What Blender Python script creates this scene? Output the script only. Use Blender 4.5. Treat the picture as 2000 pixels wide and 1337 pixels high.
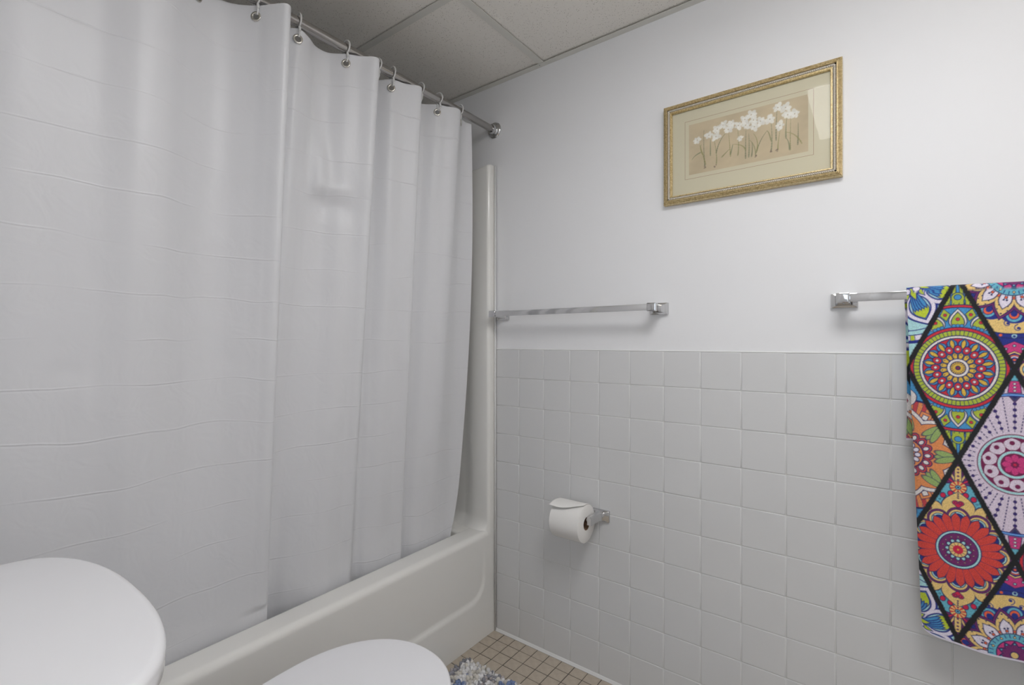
import bpy, bmesh, math, random
import numpy as np
from mathutils import Vector, Matrix

random.seed(7)
rng = np.random.default_rng(11)
for o in list(bpy.data.objects):
    bpy.data.objects.remove(o)
SC = bpy.context.scene
COL = SC.collection
PI = math.pi

# ------------------------------------------------------------------ camera
F_PX, W_PX, H_PX = 958.5, 2000.0, 1337.0
cam_d = bpy.data.cameras.new('camera')
cam_d.sensor_fit = 'HORIZONTAL'
cam_d.sensor_width = 36.0
cam_d.lens = 36.0 * F_PX / W_PX
cam_d.shift_x = (1000.0 - 961.5) / W_PX
cam_d.shift_y = (666.9 - 668.5) / W_PX
cam_d.clip_start = 0.01
cam = bpy.data.objects.new('camera', cam_d)
COL.objects.link(cam)
cam.location = (1.1675, -1.5282, 1.1339)
cam.rotation_euler = (PI / 2, 0, 0.6657)
SC.camera = cam

# ------------------------------------------------------------------ world (daylight outside the hall window)
world = bpy.data.worlds.new('daylight')
SC.world = world
world.use_nodes = True
bgn = world.node_tree.nodes['Background']
bgn.inputs[0].default_value = (0.80, 0.90, 1.0, 1)
bgn.inputs[1].default_value = 2.0

# ------------------------------------------------------------------ exposure
SC.view_settings.view_transform = 'Standard'
SC.view_settings.look = 'None'
SC.view_settings.gamma = 1.0
SC.view_settings.use_curve_mapping = False
SC.view_settings.exposure = 0.12

CEILING_LAMP = 11.2      # emission of the ceiling dome
VANITY_LAMP = 4.5       # emission of the globe bulbs over the basin

# ------------------------------------------------------------------ helpers
def lin(c):
    c = np.asarray(c, float) / 255.0
    return np.where(c <= 0.04045, c / 12.92, ((c + 0.055) / 1.055) ** 2.4)

def mat(name, color, rough=0.5, metal=0.0, **kw):
    m = bpy.data.materials.new(name)
    m.use_nodes = True
    b = m.node_tree.nodes['Principled BSDF']
    b.inputs['Base Color'].default_value = (*color, 1)
    b.inputs['Roughness'].default_value = rough
    b.inputs['Metallic'].default_value = metal
    for k, v in kw.items():
        b.inputs[k].default_value = v
    return m

def nd(m, kind, **props):
    n = m.node_tree.nodes.new(kind)
    for k, v in props.items():
        setattr(n, k, v)
    return n

def lk(m, a, b):
    m.node_tree.links.new(a, b)

def bsdf(m):
    return m.node_tree.nodes['Principled BSDF']

def noise_bump(m, scale, strength, dist=0.001, detail=3.0, coord='Object'):
    tc = nd(m, 'ShaderNodeTexCoord')
    n = nd(m, 'ShaderNodeTexNoise')
    n.inputs['Scale'].default_value = scale
    n.inputs['Detail'].default_value = detail
    bp = nd(m, 'ShaderNodeBump')
    bp.inputs['Strength'].default_value = strength
    bp.inputs['Distance'].default_value = dist
    lk(m, tc.outputs[coord], n.inputs['Vector'])
    lk(m, n.outputs['Fac'], bp.inputs['Height'])
    lk(m, bp.outputs['Normal'], bsdf(m).inputs['Normal'])
    return tc, n, bp

def tint(m, c1, c2, scale, lo=0.35, hi=0.65, detail=3.0):
    tc = nd(m, 'ShaderNodeTexCoord')
    n = nd(m, 'ShaderNodeTexNoise')
    n.inputs['Scale'].default_value = scale
    n.inputs['Detail'].default_value = detail
    r = nd(m, 'ShaderNodeValToRGB')
    r.color_ramp.elements[0].position = lo
    r.color_ramp.elements[1].position = hi
    r.color_ramp.elements[0].color = (*c1, 1)
    r.color_ramp.elements[1].color = (*c2, 1)
    lk(m, tc.outputs['Object'], n.inputs['Vector'])
    lk(m, n.outputs['Fac'], r.inputs['Fac'])
    lk(m, r.outputs['Color'], bsdf(m).inputs['Base Color'])

M = {}
M['paint'] = mat('wall_paint', (0.87, 0.87, 0.88), 0.55)
bsdf(M['paint']).inputs['Specular IOR Level'].default_value = 0.3
noise_bump(M['paint'], 320, 0.12, 0.0006)
M['tile'] = mat('glazed_tile', (0.71, 0.71, 0.71), 0.16)
noise_bump(M['tile'], 18, 0.05, 0.0015, 2.0)
M['grout'] = mat('white_grout', (0.72, 0.72, 0.70), 0.8)
M['caulk'] = mat('white_caulk', (0.80, 0.80, 0.79), 0.4)
M['floor_tile'] = mat('beige_mosaic', (0.52, 0.45, 0.365), 0.45)
tint(M['floor_tile'], (0.50, 0.43, 0.345), (0.56, 0.49, 0.40), 60)
M['floor_grout'] = mat('dark_grout', (0.085, 0.078, 0.068), 0.9)
M['tub'] = mat('acrylic_white', (0.865, 0.855, 0.82), 0.14)
M['porcelain'] = mat('porcelain', (0.84, 0.84, 0.86), 0.10)
M['seat_plastic'] = mat('seat_plastic', (0.86, 0.86, 0.885), 0.22)
M['chrome'] = mat('chrome', (0.66, 0.66, 0.665), 0.07, 1.0)
M['worn_chrome'] = mat('worn_chrome', (0.40, 0.385, 0.37), 0.20, 1.0)
noise_bump(M['worn_chrome'], 90, 0.10, 0.001)
M['steel'] = mat('grommet_steel', (0.62, 0.60, 0.55), 0.25, 1.0)
M['dark'] = mat('screw_steel', (0.35, 0.35, 0.35), 0.3, 1.0)
M['clear'] = mat('clear_plastic', (0.93, 0.93, 0.92), 0.14, 0.0)
bsdf(M['clear']).inputs['Transmission Weight'].default_value = 0.30
bsdf(M['clear']).inputs['IOR'].default_value = 1.45
M['tee'] = mat('painted_tee', (0.74, 0.73, 0.68), 0.45)
M['plenum'] = mat('plenum', (0.50, 0.49, 0.47), 0.9)
M['paper'] = mat('tissue_paper', (0.86, 0.845, 0.82), 0.9)
noise_bump(M['paper'], 260, 0.25, 0.0006)
M['cardboard'] = mat('cardboard', (0.30, 0.19, 0.12), 0.9)
M['trim'] = mat('trim_paint', (0.82, 0.82, 0.80), 0.3)
M['wood_floor'] = mat('hall_floor', (0.38, 0.27, 0.18), 0.5)
M['lamp_metal'] = mat('lamp_metal', (0.75, 0.73, 0.7), 0.25, 1.0)

def emis(name, color, strength):
    m = mat(name, (0.9, 0.9, 0.9), 0.4)
    b = bsdf(m)
    b.inputs['Emission Color'].default_value = (*color, 1)
    b.inputs['Emission Strength'].default_value = strength
    return m

# acoustic ceiling panel: off-white, pinholes and fine fissures
m = M['panel'] = mat('acoustic_panel', (0.66, 0.635, 0.59), 0.95)
tc = nd(m, 'ShaderNodeTexCoord')
vo = nd(m, 'ShaderNodeTexVoronoi')
vo.inputs['Scale'].default_value = 210
nz = nd(m, 'ShaderNodeTexNoise')
nz.inputs['Scale'].default_value = 150
nz.inputs['Detail'].default_value = 4
r1 = nd(m, 'ShaderNodeValToRGB')
r1.color_ramp.elements[0].position = 0.16
r1.color_ramp.elements[1].position = 0.30
r2 = nd(m, 'ShaderNodeValToRGB')
r2.color_ramp.elements[0].position = 0.40
r2.color_ramp.elements[1].position = 0.52
mx = nd(m, 'ShaderNodeMath', operation='MAXIMUM')
mixc = nd(m, 'ShaderNodeMix', data_type='RGBA')
mixc.inputs[6].default_value = (0.36, 0.33, 0.29, 1)
mixc.inputs[7].default_value = (0.90, 0.87, 0.815, 1)
bp = nd(m, 'ShaderNodeBump')
bp.inputs['Strength'].default_value = 0.35
bp.inputs['Distance'].default_value = 0.0015
for n_ in (vo, nz):
    lk(m, tc.outputs['Object'], n_.inputs['Vector'])
lk(m, vo.outputs['Distance'], r1.inputs['Fac'])
lk(m, nz.outputs['Fac'], r2.inputs['Fac'])
lk(m, r1.outputs['Color'], mx.inputs[0])
lk(m, r2.outputs['Color'], mx.inputs[1])
lk(m, mx.outputs[0], mixc.inputs[0])
lk(m, mixc.outputs[2], bsdf(m).inputs['Base Color'])
lk(m, nz.outputs['Fac'], bp.inputs['Height'])
lk(m, bp.outputs['Normal'], bsdf(m).inputs['Normal'])

# vinyl curtain: soft sheen, storage creases running across it, dimples
m = M['vinyl'] = mat('white_vinyl', (0.855, 0.86, 0.885), 0.42)
tc = nd(m, 'ShaderNodeTexCoord')
sep = nd(m, 'ShaderNodeSeparateXYZ')
n1 = nd(m, 'ShaderNodeTexNoise')
n1.inputs['Scale'].default_value = 3.2
n1.inputs['Detail'].default_value = 2
mul = nd(m, 'ShaderNodeMath', operation='MULTIPLY_ADD')
mul.inputs[1].default_value = 0.060
dv = nd(m, 'ShaderNodeMath', operation='DIVIDE')
dv.inputs[1].default_value = 0.102
fr = nd(m, 'ShaderNodeMath', operation='FRACT')
cr = nd(m, 'ShaderNodeValToRGB')
cr.color_ramp.interpolation = 'EASE'
els = cr.color_ramp.elements
els[0].position = 0.0; els[0].color = (0.5, 0.5, 0.5, 1)
els[1].position = 1.0; els[1].color = (0.5, 0.5, 0.5, 1)
for p, v in ((0.44, 0.55), (0.478, 0.32), (0.50, 0.92), (0.53, 0.55)):
    e = els.new(p); e.color = (v, v, v, 1)
brk = nd(m, 'ShaderNodeTexNoise')
brk.inputs['Scale'].default_value = 5.5
brk.inputs['Detail'].default_value = 1
brr = nd(m, 'ShaderNodeValToRGB')
brr.color_ramp.elements[0].position = 0.37
brr.color_ramp.elements[1].position = 0.58
mixf = nd(m, 'ShaderNodeMix')
mixf.inputs[2].default_value = 0.5
dim = nd(m, 'ShaderNodeTexNoise')
dim.inputs['Scale'].default_value = 16
dim.inputs['Detail'].default_value = 2.5
dim.inputs['Distortion'].default_value = 0.8
gr = nd(m, 'ShaderNodeTexNoise')
gr.inputs['Scale'].default_value = 700
bp1 = nd(m, 'ShaderNodeBump')
bp1.inputs['Strength'].default_value = 0.42
bp1.inputs['Distance'].default_value = 0.004
bp2 = nd(m, 'ShaderNodeBump')
bp2.inputs['Strength'].default_value = 0.13
bp2.inputs['Distance'].default_value = 0.012
bp3 = nd(m, 'ShaderNodeBump')
bp3.inputs['Strength'].default_value = 0.08
bp3.inputs['Distance'].default_value = 0.0006
for n_ in (n1, brk, dim, gr):
    lk(m, tc.outputs['Object'], n_.inputs['Vector'])
lk(m, tc.outputs['Object'], sep.inputs[0])
lk(m, n1.outputs['Fac'], mul.inputs[0])
lk(m, sep.outputs['Z'], mul.inputs[2])
lk(m, mul.outputs[0], dv.inputs[0])
lk(m, dv.outputs[0], fr.inputs[0])
lk(m, fr.outputs[0], cr.inputs['Fac'])
lk(m, brk.outputs['Fac'], brr.inputs['Fac'])
lk(m, brr.outputs['Color'], mixf.inputs[0])
lk(m, cr.outputs['Color'], mixf.inputs[3])
lk(m, dim.outputs['Fac'], bp2.inputs['Height'])
lk(m, mixf.outputs[0], bp1.inputs['Height'])
lk(m, gr.outputs['Fac'], bp3.inputs['Height'])
lk(m, bp2.outputs['Normal'], bp1.inputs['Normal'])
lk(m, bp1.outputs['Normal'], bp3.inputs['Normal'])
lk(m, bp3.outputs['Normal'], bsdf(m).inputs['Normal'])
# thin vinyl lets part of the light through
trl = nd(m, 'ShaderNodeBsdfTranslucent')
trl.inputs['Color'].default_value = (0.86, 0.86, 0.87, 1)
mxs = nd(m, 'ShaderNodeMixShader')
mxs.inputs[0].default_value = 0.15
lk(m, bp3.outputs['Normal'], trl.inputs['Normal'])
lk(m, bsdf(m).outputs[0], mxs.inputs[1])
lk(m, trl.outputs[0], mxs.inputs[2])
lk(m, mxs.outputs[0], m.node_tree.nodes['Material Output'].inputs['Surface'])

# gilt frame moulding: rubbed gold and brown
M['gilt'] = mat('gilt', (0.60, 0.46, 0.22), 0.36, 0.40)
tint(M['gilt'], (0.52, 0.385, 0.175), (0.76, 0.62, 0.35), 220, 0.35, 0.6)
M['pewter'] = mat('pewter_rope', (0.55, 0.50, 0.42), 0.40, 0.35)
M['mat_board'] = mat('mat_board', (0.70, 0.65, 0.49), 0.85)
M['rule'] = mat('rule_ink', (0.42, 0.26, 0.16), 0.8)
M['glass'] = mat('picture_glass', (1, 1, 1), 0.0)
bsdf(M['glass']).inputs['Transmission Weight'].default_value = 1.0
bsdf(M['glass']).inputs['IOR'].default_value = 1.12
# thin sheet: clear with a Fresnel reflection
g = M['glass']
nt = g.node_tree
tr = nt.nodes.new('ShaderNodeBsdfTransparent')
gl = nt.nodes.new('ShaderNodeBsdfGlossy')
gl.inputs['Roughness'].default_value = 0.01
frn = nt.nodes.new('ShaderNodeFresnel')
frn.inputs['IOR'].default_value = 1.28
mxs = nt.nodes.new('ShaderNodeMixShader')
nt.links.new(frn.outputs[0], mxs.inputs[0])
nt.links.new(tr.outputs[0], mxs.inputs[1])
nt.links.new(gl.outputs[0], mxs.inputs[2])
nt.links.new(mxs.outputs[0], nt.nodes['Material Output'].inputs['Surface'])

def vcol_mat(name, rough, bump=None):
    m = mat(name, (0.5, 0.5, 0.5), rough)
    a = nd(m, 'ShaderNodeAttribute', attribute_name='print')
    lk(m, a.outputs['Color'], bsdf(m).inputs['Base Color'])
    if bump:
        noise_bump(m, *bump)
    return m

M['towel'] = vcol_mat('printed_microfibre', 0.9, (900, 0.45, 0.0012, 2.0))
bsdf(M['towel']).inputs['Sheen Weight'].default_value = 0.15
M['art'] = vcol_mat('botanical_print', 0.8)
M['yarn'] = vcol_mat('chenille_yarn', 0.95, (500, 0.3, 0.001, 2.0))
M['rug_back'] = mat('rug_backing', (0.5, 0.49, 0.46), 0.9)

# ---- objects
def setp(o, label=None, cat=None, group=None, kind=None):
    if label: o['label'] = label
    if cat: o['category'] = cat
    if group: o['group'] = group
    if kind: o['kind'] = kind
    return o

def thing(name, loc, label, cat, group=None):
    o = bpy.data.objects.new(name, None)
    o.empty_display_size = 0.05
    o.location = loc
    COL.objects.link(o)
    return setp(o, label, cat, group)

def wloc(o):
    v = Vector((0, 0, 0))
    while o is not None:
        v += Vector(o.location)
        o = o.parent
    return v

def link_mesh(name, me, material, parent=None, smooth=False):
    """mesh given in world coordinates; stored relative to its parent"""
    if material: me.materials.append(material)
    o = bpy.data.objects.new(name, me)
    COL.objects.link(o)
    if parent is not None:
        off = wloc(parent)
        if off.length > 0:
            me.transform(Matrix.Translation(-off))
        o.parent = parent
    if smooth:
        me.polygons.foreach_set('use_smooth', np.ones(len(me.polygons), bool))
    me.update()
    return o

def from_bm(name, bm, material, parent=None, smooth=False):
    me = bpy.data.meshes.new(name)
    bm.normal_update()
    bm.to_mesh(me)
    bm.free()
    return link_mesh(name, me, material, parent, smooth)

def box_bm(bm, lo, hi):
    v = [bm.verts.new((x, y, z)) for x in (lo[0], hi[0]) for y in (lo[1], hi[1]) for z in (lo[2], hi[2])]
    for f in ((0, 1, 3, 2), (4, 6, 7, 5), (0, 4, 5, 1), (2, 3, 7, 6), (0, 2, 6, 4), (1, 5, 7, 3)):
        bm.faces.new([v[i] for i in f])

def box(name, lo, hi, material, parent=None, bevel=0.0, seg=2):
    bm = bmesh.new()
    box_bm(bm, lo, hi)
    if bevel:
        bmesh.ops.bevel(bm, geom=list(bm.edges), offset=bevel, segments=seg, affect='EDGES', profile=0.5)
    bmesh.ops.recalc_face_normals(bm, faces=list(bm.faces))
    o = from_bm(name, bm, material, parent, smooth=False)
    if bevel:
        smooth_by_angle(o, 35)
    return o

def smooth_by_angle(o, deg):
    me = o.data
    me.polygons.foreach_set('use_smooth', np.ones(len(me.polygons), bool))
    bm = bmesh.new(); bm.from_mesh(me)
    lim = math.radians(deg)
    for e in bm.edges:
        e.smooth = not (len(e.link_faces) == 2 and e.calc_face_angle(0) > lim)
    bm.to_mesh(me); bm.free()

def tube_bm(bm, pts, radius, sides=12, closed=False, caps=True):
    pts = [Vector(p) for p in pts]
    n = len(pts)
    rad = radius if hasattr(radius, '__len__') else [radius] * n
    rings = []
    up = None
    for i, p in enumerate(pts):
        a = pts[(i - 1) % n] if (closed or i > 0) else p
        b = pts[(i + 1) % n] if (closed or i < n - 1) else p
        t = (b - a).normalized()
        if up is None:
            up = t.orthogonal().normalized()
        up = (up - t * up.dot(t)).normalized()
        s = t.cross(up)
        rings.append([bm.verts.new(p + (up * math.cos(2 * PI * k / sides) + s * math.sin(2 * PI * k / sides)) * rad[i]) for k in range(sides)])
    m_ = n if closed else n - 1
    for i in range(m_):
        A, B = rings[i], rings[(i + 1) % n]
        for k in range(sides):
            bm.faces.new((A[k], A[(k + 1) % sides], B[(k + 1) % sides], B[k]))
    if caps and not closed:
        bm.faces.new(rings[0][::-1]); bm.faces.new(rings[-1])

def tube(name, pts, radius, material, parent=None, sides=16, closed=False, ang=50):
    bm = bmesh.new()
    tube_bm(bm, pts, radius, sides, closed)
    bmesh.ops.recalc_face_normals(bm, faces=list(bm.faces))
    o = from_bm(name, bm, material, parent, smooth=True)
    smooth_by_angle(o, ang)
    return o

def lathe(name, prof, origin, axis, material, parent=None, sides=32, ang=40, closed_prof=False):
    """prof: (radius, offset along axis)"""
    axis = Vector(axis).normalized()
    u = axis.orthogonal().normalized(); w = axis.cross(u)
    bm = bmesh.new()
    rings = []
    for r, h in prof:
        c = Vector(origin) + axis * h
        if r < 1e-6:
            rings.append([bm.verts.new(c)])
        else:
            rings.append([bm.verts.new(c + (u * math.cos(2 * PI * k / sides) + w * math.sin(2 * PI * k / sides)) * r) for k in range(sides)])
    pr = list(zip(rings, rings[1:]))
    if closed_prof: pr.append((rings[-1], rings[0]))
    for A, B in pr:
        for k in range(sides):
            a = [A[k % len(A)], A[(k + 1) % len(A)]] if len(A) > 1 else [A[0]]
            b = [B[(k + 1) % len(B)], B[k % len(B)]] if len(B) > 1 else [B[0]]
            if len(a) + len(b) >= 3:
                bm.faces.new(a + b)
    bmesh.ops.recalc_face_normals(bm, faces=list(bm.faces))
    o = from_bm(name, bm, material, parent, smooth=True)
    smooth_by_angle(o, ang)
    return o

def grid_mesh(name, P, flip=False):
    """P: (nu, nv, 3) array -> quad mesh"""
    nu, nv = P.shape[:2]
    me = bpy.data.meshes.new(name)
    idx = np.arange(nu * nv).reshape(nu, nv)
    q = np.stack([idx[:-1, :-1], idx[1:, :-1], idx[1:, 1:], idx[:-1, 1:]], -1).reshape(-1, 4)
    if flip: q = q[:, ::-1]
    me.vertices.add(nu * nv)
    me.vertices.foreach_set('co', np.ascontiguousarray(P.reshape(-1), dtype=np.float32))
    me.loops.add(q.size)
    me.loops.foreach_set('vertex_index', np.ascontiguousarray(q.reshape(-1), dtype=np.int32))
    me.polygons.add(len(q))
    me.polygons.foreach_set('loop_start', np.arange(0, q.size, 4, dtype=np.int32))
    me.polygons.foreach_set('loop_total', np.full(len(q), 4, dtype=np.int32))
    me.update(calc_edges=True)
    me.validate()
    return me

def set_print(me, C):
    at = me.color_attributes.new('print', 'FLOAT_COLOR', 'POINT')
    rgba = np.ones((len(C), 4), np.float32)
    rgba[:, :3] = C
    at.data.foreach_set('color', rgba.reshape(-1))

def struct(o):
    o['kind'] = 'structure'
    return o

# ------------------------------------------------------------------ the setting
XR = 1.9586           # right wall
YF = -1.55            # wall behind the toilet and the tub's end
YD = -2.20            # doorway wall, set back in an entry recess
XN = 0.66             # corner where the recess begins
XL = -0.80            # wall behind the tub
ZC = 2.145            # underside of the ceiling tees
T = 0.1095            # wall tile pitch
TX0 = -0.0124         # first tile joint
TZ = 1.1038           # top of the wainscot
FP = 0.0510           # floor mosaic pitch
FX0, FY0 = -0.0206, 0.0017

wall_back = struct(box('wall_back', (XL - 0.1, 0.003, -0.05), (XR + 0.1, 0.11, 2.45), M['paint']))
# grout bed behind the tile
box('grout_bed', (-0.0185, 0.0012, 0.004), (XR, 0.0032, TZ - 0.001), M['grout'], wall_back)

def tile_mesh(w, h, ins=(0.0005, 0.0015, 0.0027), dep=(0.0, 0.0004, 0.0015), full=0.004):
    """cushion-edged tile facing -y, from (0,0,0) to (w,full,h), front at y=0"""
    bm = bmesh.new()
    levels = [(ins[2], 0.0), (ins[1], 0.0), (ins[0], dep[1]), (0.0, dep[2]), (0.0, full)]
    rings = []
    for i, y in levels:
        rings.append([bm.verts.new(c) for c in ((i, y, i), (w - i, y, i), (w - i, y, h - i), (i, y, h - i))])
    bm.faces.new(rings[0])
    for A, B in zip(rings, rings[1:]):
        for k in range(4):
            bm.faces.new((A[k], B[k], B[(k + 1) % 4], A[(k + 1) % 4]))
    bmesh.ops.recalc_face_normals(bm, faces=list(bm.faces))
    me = bpy.data.meshes.new('tile')
    bm.normal_update()
    bm.to_mesh(me); bm.free()
    me.polygons.foreach_set('use_smooth', np.ones(len(me.polygons), bool))
    return me

G = 0.0016
tm = tile_mesh(T - G, T - G)
tm.materials.append(M['tile'])
for r in range(10):
    for c in range(18):
        o = bpy.data.objects.new('tile', tm)
        COL.objects.link(o)
        o.parent = wall_back
        o.location = (TX0 + c * T + G / 2, random.uniform(-0.00025, 0.00025), TZ - (r + 1) * T + G / 2)
        o.rotation_euler = (random.uniform(-.0009, .0009), 0, random.uniform(-.0009, .0009))
# caulk along the top of the tile and along the floor
tube('caulk_bead', [(TX0, 0.0022, TZ + 0.0012), (XR, 0.0022, TZ + 0.0012)], 0.0028, M['caulk'], wall_back, sides=10)
bm = bmesh.new()
prof = [(0.003, 0.0105), (-0.0008, 0.0102), (-0.0022, 0.006), (-0.0052, 0.0018), (-0.0068, 0.0002), (0.003, 0.0)]
ra = [bm.verts.new((-0.021, y, z)) for y, z in prof]
rb = [bm.verts.new((XR, y, z)) for y, z in prof]
for k in range(len(prof) - 1):
    bm.faces.new((ra[k], rb[k], rb[k + 1], ra[k + 1]))
bmesh.ops.recalc_face_normals(bm, faces=list(bm.faces))
FLOOR_CAULK = bm

# floor with 2-inch mosaic
floor = struct(box('floor', (XL - 0.1, YD - 0.1, -0.06), (XR + 0.1, 0.1, -0.0014), M['floor_grout']))
def mosaic_prism(w, h, cham=0.0012, depth=0.003):
    bm = bmesh.new()
    rings = []
    for i, z in ((cham, 0.0), (0.0, -cham * 0.8), (0.0, -depth)):
        rings.append([bm.verts.new(c) for c in ((i, i, z), (w - i, i, z), (w - i, h - i, z), (i, h - i, z))])
    bm.faces.new(rings[0])
    for A, B in zip(rings, rings[1:]):
        for k in range(4):
            bm.faces.new((A[k], B[k], B[(k + 1) % 4], A[(k + 1) % 4]))
    bmesh.ops.recalc_face_normals(bm, faces=list(bm.faces))
    me = bpy.data.meshes.new('floor_tile'); bm.to_mesh(me); bm.free()
    return me
FG = 0.0026
from_bm('floor_caulk', FLOOR_CAULK, M['caulk'], floor, smooth=True)
fm = mosaic_prism(FP - FG, FP - FG)
fm.materials.append(M['floor_tile'])
fv = np.zeros((len(fm.vertices), 3)); fm.vertices.foreach_get('co', fv.reshape(-1))
ff = [tuple(p.vertices) for p in fm.polygons]
AV, AF = [], []
NI, NJ = int((XR - FX0) / FP), int((FY0 - YD) / FP)
for i in range(NI):
    for j in range(NJ):
        if i * FP + FX0 < XN and FY0 - (j + 1) * FP < YF: continue
        loc = (FX0 + i * FP + FG / 2 + random.uniform(-.0003, .0003), FY0 - (j + 1) * FP + FG / 2 + random.uniform(-.0003, .0003), random.uniform(-.0002, .0002))
        if i < 13 and j < 12:
            o = bpy.data.objects.new('floor_tile', fm)
            COL.objects.link(o); o.parent = floor; o.location = loc
        else:
            b = len(AV)
            AV.extend((fv + np.array(loc)).tolist())
            AF.extend([tuple(b + k for k in f) for f in ff])
me = bpy.data.meshes.new('floor_tile_field'); me.from_pydata(AV, [], AF)
setp(link_mesh('floor_tile_field', me, M['floor_tile'], floor), kind='stuff')

# remaining walls, doorway, hall beyond the doorway with its window
struct(box('wall_left', (XL - 0.1, YF, -0.05), (XL, 0.003, 2.45), M['paint']))
struct(box('wall_right', (XR, YD - 0.1, -0.05), (XR + 0.1, 0.003, 2.45), M['paint']))
DX0, DX1, DZ = 0.90, 1.66, 2.04
struct(box('wall_front', (XL - 0.1, YF - 0.1, -0.05), (XN, YF, 2.45), M['paint']))
struct(box('wall_recess', (XN - 0.1, YD - 0.1, -0.05), (XN, YF - 0.1, 2.45), M['paint']))
bm = bmesh.new()
box_bm(bm, (XN, YD - 0.1, -0.05), (DX0, YD, 2.45))
box_bm(bm, (DX1, YD - 0.1, -0.05), (XR, YD, 2.45))
box_bm(bm, (DX0, YD - 0.1, DZ), (DX1, YD, 2.45))
struct(from_bm('wall_door', bm, M['paint']))
bm = bmesh.new()
for y0, y1 in ((YD, YD + 0.014), (YD - 0.114, YD - 0.1)):
    box_bm(bm, (DX0 - 0.06, y0, 0), (DX0, y1, DZ + 0.06))
    box_bm(bm, (DX1, y0, 0), (DX1 + 0.06, y1, DZ + 0.06))
    box_bm(bm, (DX0, y0, DZ), (DX1, y1, DZ + 0.06))
struct(from_bm('trim_1', bm, M['trim']))
HY = YD - 1.2
struct(box('floor_hall', (0.2, HY - 0.1, -0.06), (2.4, YD - 0.1, 0.0), M['wood_floor']))
struct(box('ceiling_hall', (0.2, HY - 0.1, 2.45), (2.4, YD - 0.1, 2.55), M['paint']))
struct(box('wall_hall_left', (0.1, HY - 0.1, 0), (0.2, YD - 0.1, 2.45), M['paint']))
struct(box('wall_hall_right', (2.4, HY - 0.1, 0), (2.5, YD - 0.1, 2.45), M['paint']))
WX0, WX1, WZ0, WZ1 = 0.65, 1.95, 0.75, 2.15
bm = bmesh.new()
box_bm(bm, (0.2, HY - 0.1, 0), (WX0, HY, 2.45))
box_bm(bm, (WX1, HY - 0.1, 0), (2.4, HY, 2.45))
box_bm(bm, (WX0, HY - 0.1, 0), (WX1, HY, WZ0))
box_bm(bm, (WX0, HY - 0.1, WZ1), (WX1, HY, 2.45))
struct(from_bm('wall_hall_far', bm, M['paint']))
bm = bmesh.new()
for a, b in (((WX0, WZ0), (WX0 + .05, WZ1)), ((WX1 - .05, WZ0), (WX1, WZ1)), ((WX0, WZ0), (WX1, WZ0 + .05)), ((WX0, WZ1 - .05), (WX1, WZ1)), ((WX0, 1.43), (WX1, 1.47))):
    box_bm(bm, (a[0], HY - 0.07, a[1]), (b[0], HY - 0.03, b[1]))
struct(from_bm('window_1_offscreen', bm, M['trim']))

# suspended ceiling
ceiling = struct(box('ceiling', (XL - 0.1, YD - 0.1, 2.30), (XR + 0.1, 0.1, 2.40), M['plenum']))
xs = [XL, -0.404, 0.2055, 0.815, 1.4245, XR]
ys = [0.003, -0.470, -1.080, -1.690, YD]
TW = 0.0125
for i in range(len(xs) - 1):
    for j in range(len(ys) - 1):
        x0, x1 = xs[i], xs[i + 1]
        y1, y0 = ys[j], ys[j + 1]
        if j == 3 and i < 3: continue          # behind the toilet wall
        if j == 2 and i < 3: y0 = YF
        box('ceiling_panel', (x0 + 0.006, y0 + 0.006, ZC + 0.0035 + random.uniform(0, .0012)), (x1 - 0.006, y1 - 0.006, ZC + 0.019), M['panel'], ceiling)
for y0, y1 in ((-1.690, YF), (YD, -1.690)):
    box('ceiling_panel', (XN + 0.001, y0 + 0.006, ZC + 0.004), (0.815 - 0.006, y1 - 0.001, ZC + 0.019), M['panel'], ceiling)
for x in xs[1:-1]:
    YE = (YF if x < XN else YD) + 0.001
    bm = bmesh.new()
    box_bm(bm, (x - TW, YE, ZC - 0.0005), (x + TW, 0.002, ZC + 0.001))
    box_bm(bm, (x - 0.001, YE, ZC + 0.001), (x + 0.001, 0.002, ZC + 0.035))
    from_bm('main_tee', bm, M['tee'], ceiling)
for y in ys[1:-1]:
    for i in range(len(xs) - 1):
        if y < YF and xs[i] < XN - 0.1: continue
        bm = bmesh.new()
        box_bm(bm, (xs[i] + TW, y - TW, ZC), (xs[i + 1] - TW, y + TW, ZC + 0.0012))
        box_bm(bm, (xs[i] + TW, y - 0.001, ZC + 0.0012), (xs[i + 1] - TW, y + 0.001, ZC + 0.03))
        from_bm('cross_tee', bm, M['tee'], ceiling)
bm = bmesh.new()
for lo, hi in (((XL, -0.0205, ZC - 0.002), (XR, 0.003, ZC - 0.0005)), ((XL, 0.0015, ZC), (XR, 0.003, ZC + 0.025)),
               ((XL, YF, ZC - 0.002), (XN, YF + 0.022, ZC - 0.0005)), ((XL, YF, ZC), (XN, YF + 0.0015, ZC + 0.025)), ((XN, YD, ZC - 0.002), (XR, YD + 0.022, ZC - 0.0005))):
    box_bm(bm, lo, hi)
wa = struct(from_bm('trim_2', bm, M['tee']))
lathe('rivet', [(0, -0.0008), (0.0018, -0.0006), (0.0022, 0.0004)], (0.196, -0.011, ZC - 0.002), (0, 0, 1), M['dark'], wa, sides=10)

# ------------------------------------------------------------------ bathtub with its surround (one moulded unit)
AX = -0.020      # apron face
RZ = 0.400       # rim height
SZ = 1.826       # top of the surround
PY = -0.036      # face of the end panel
tub = thing('bathtub', (-0.41, -0.77, 0), 'off-white moulded bathtub and shower surround behind the curtain', 'bathtub')
Y0, Y1 = -0.0045, YF + 0.004
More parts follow.
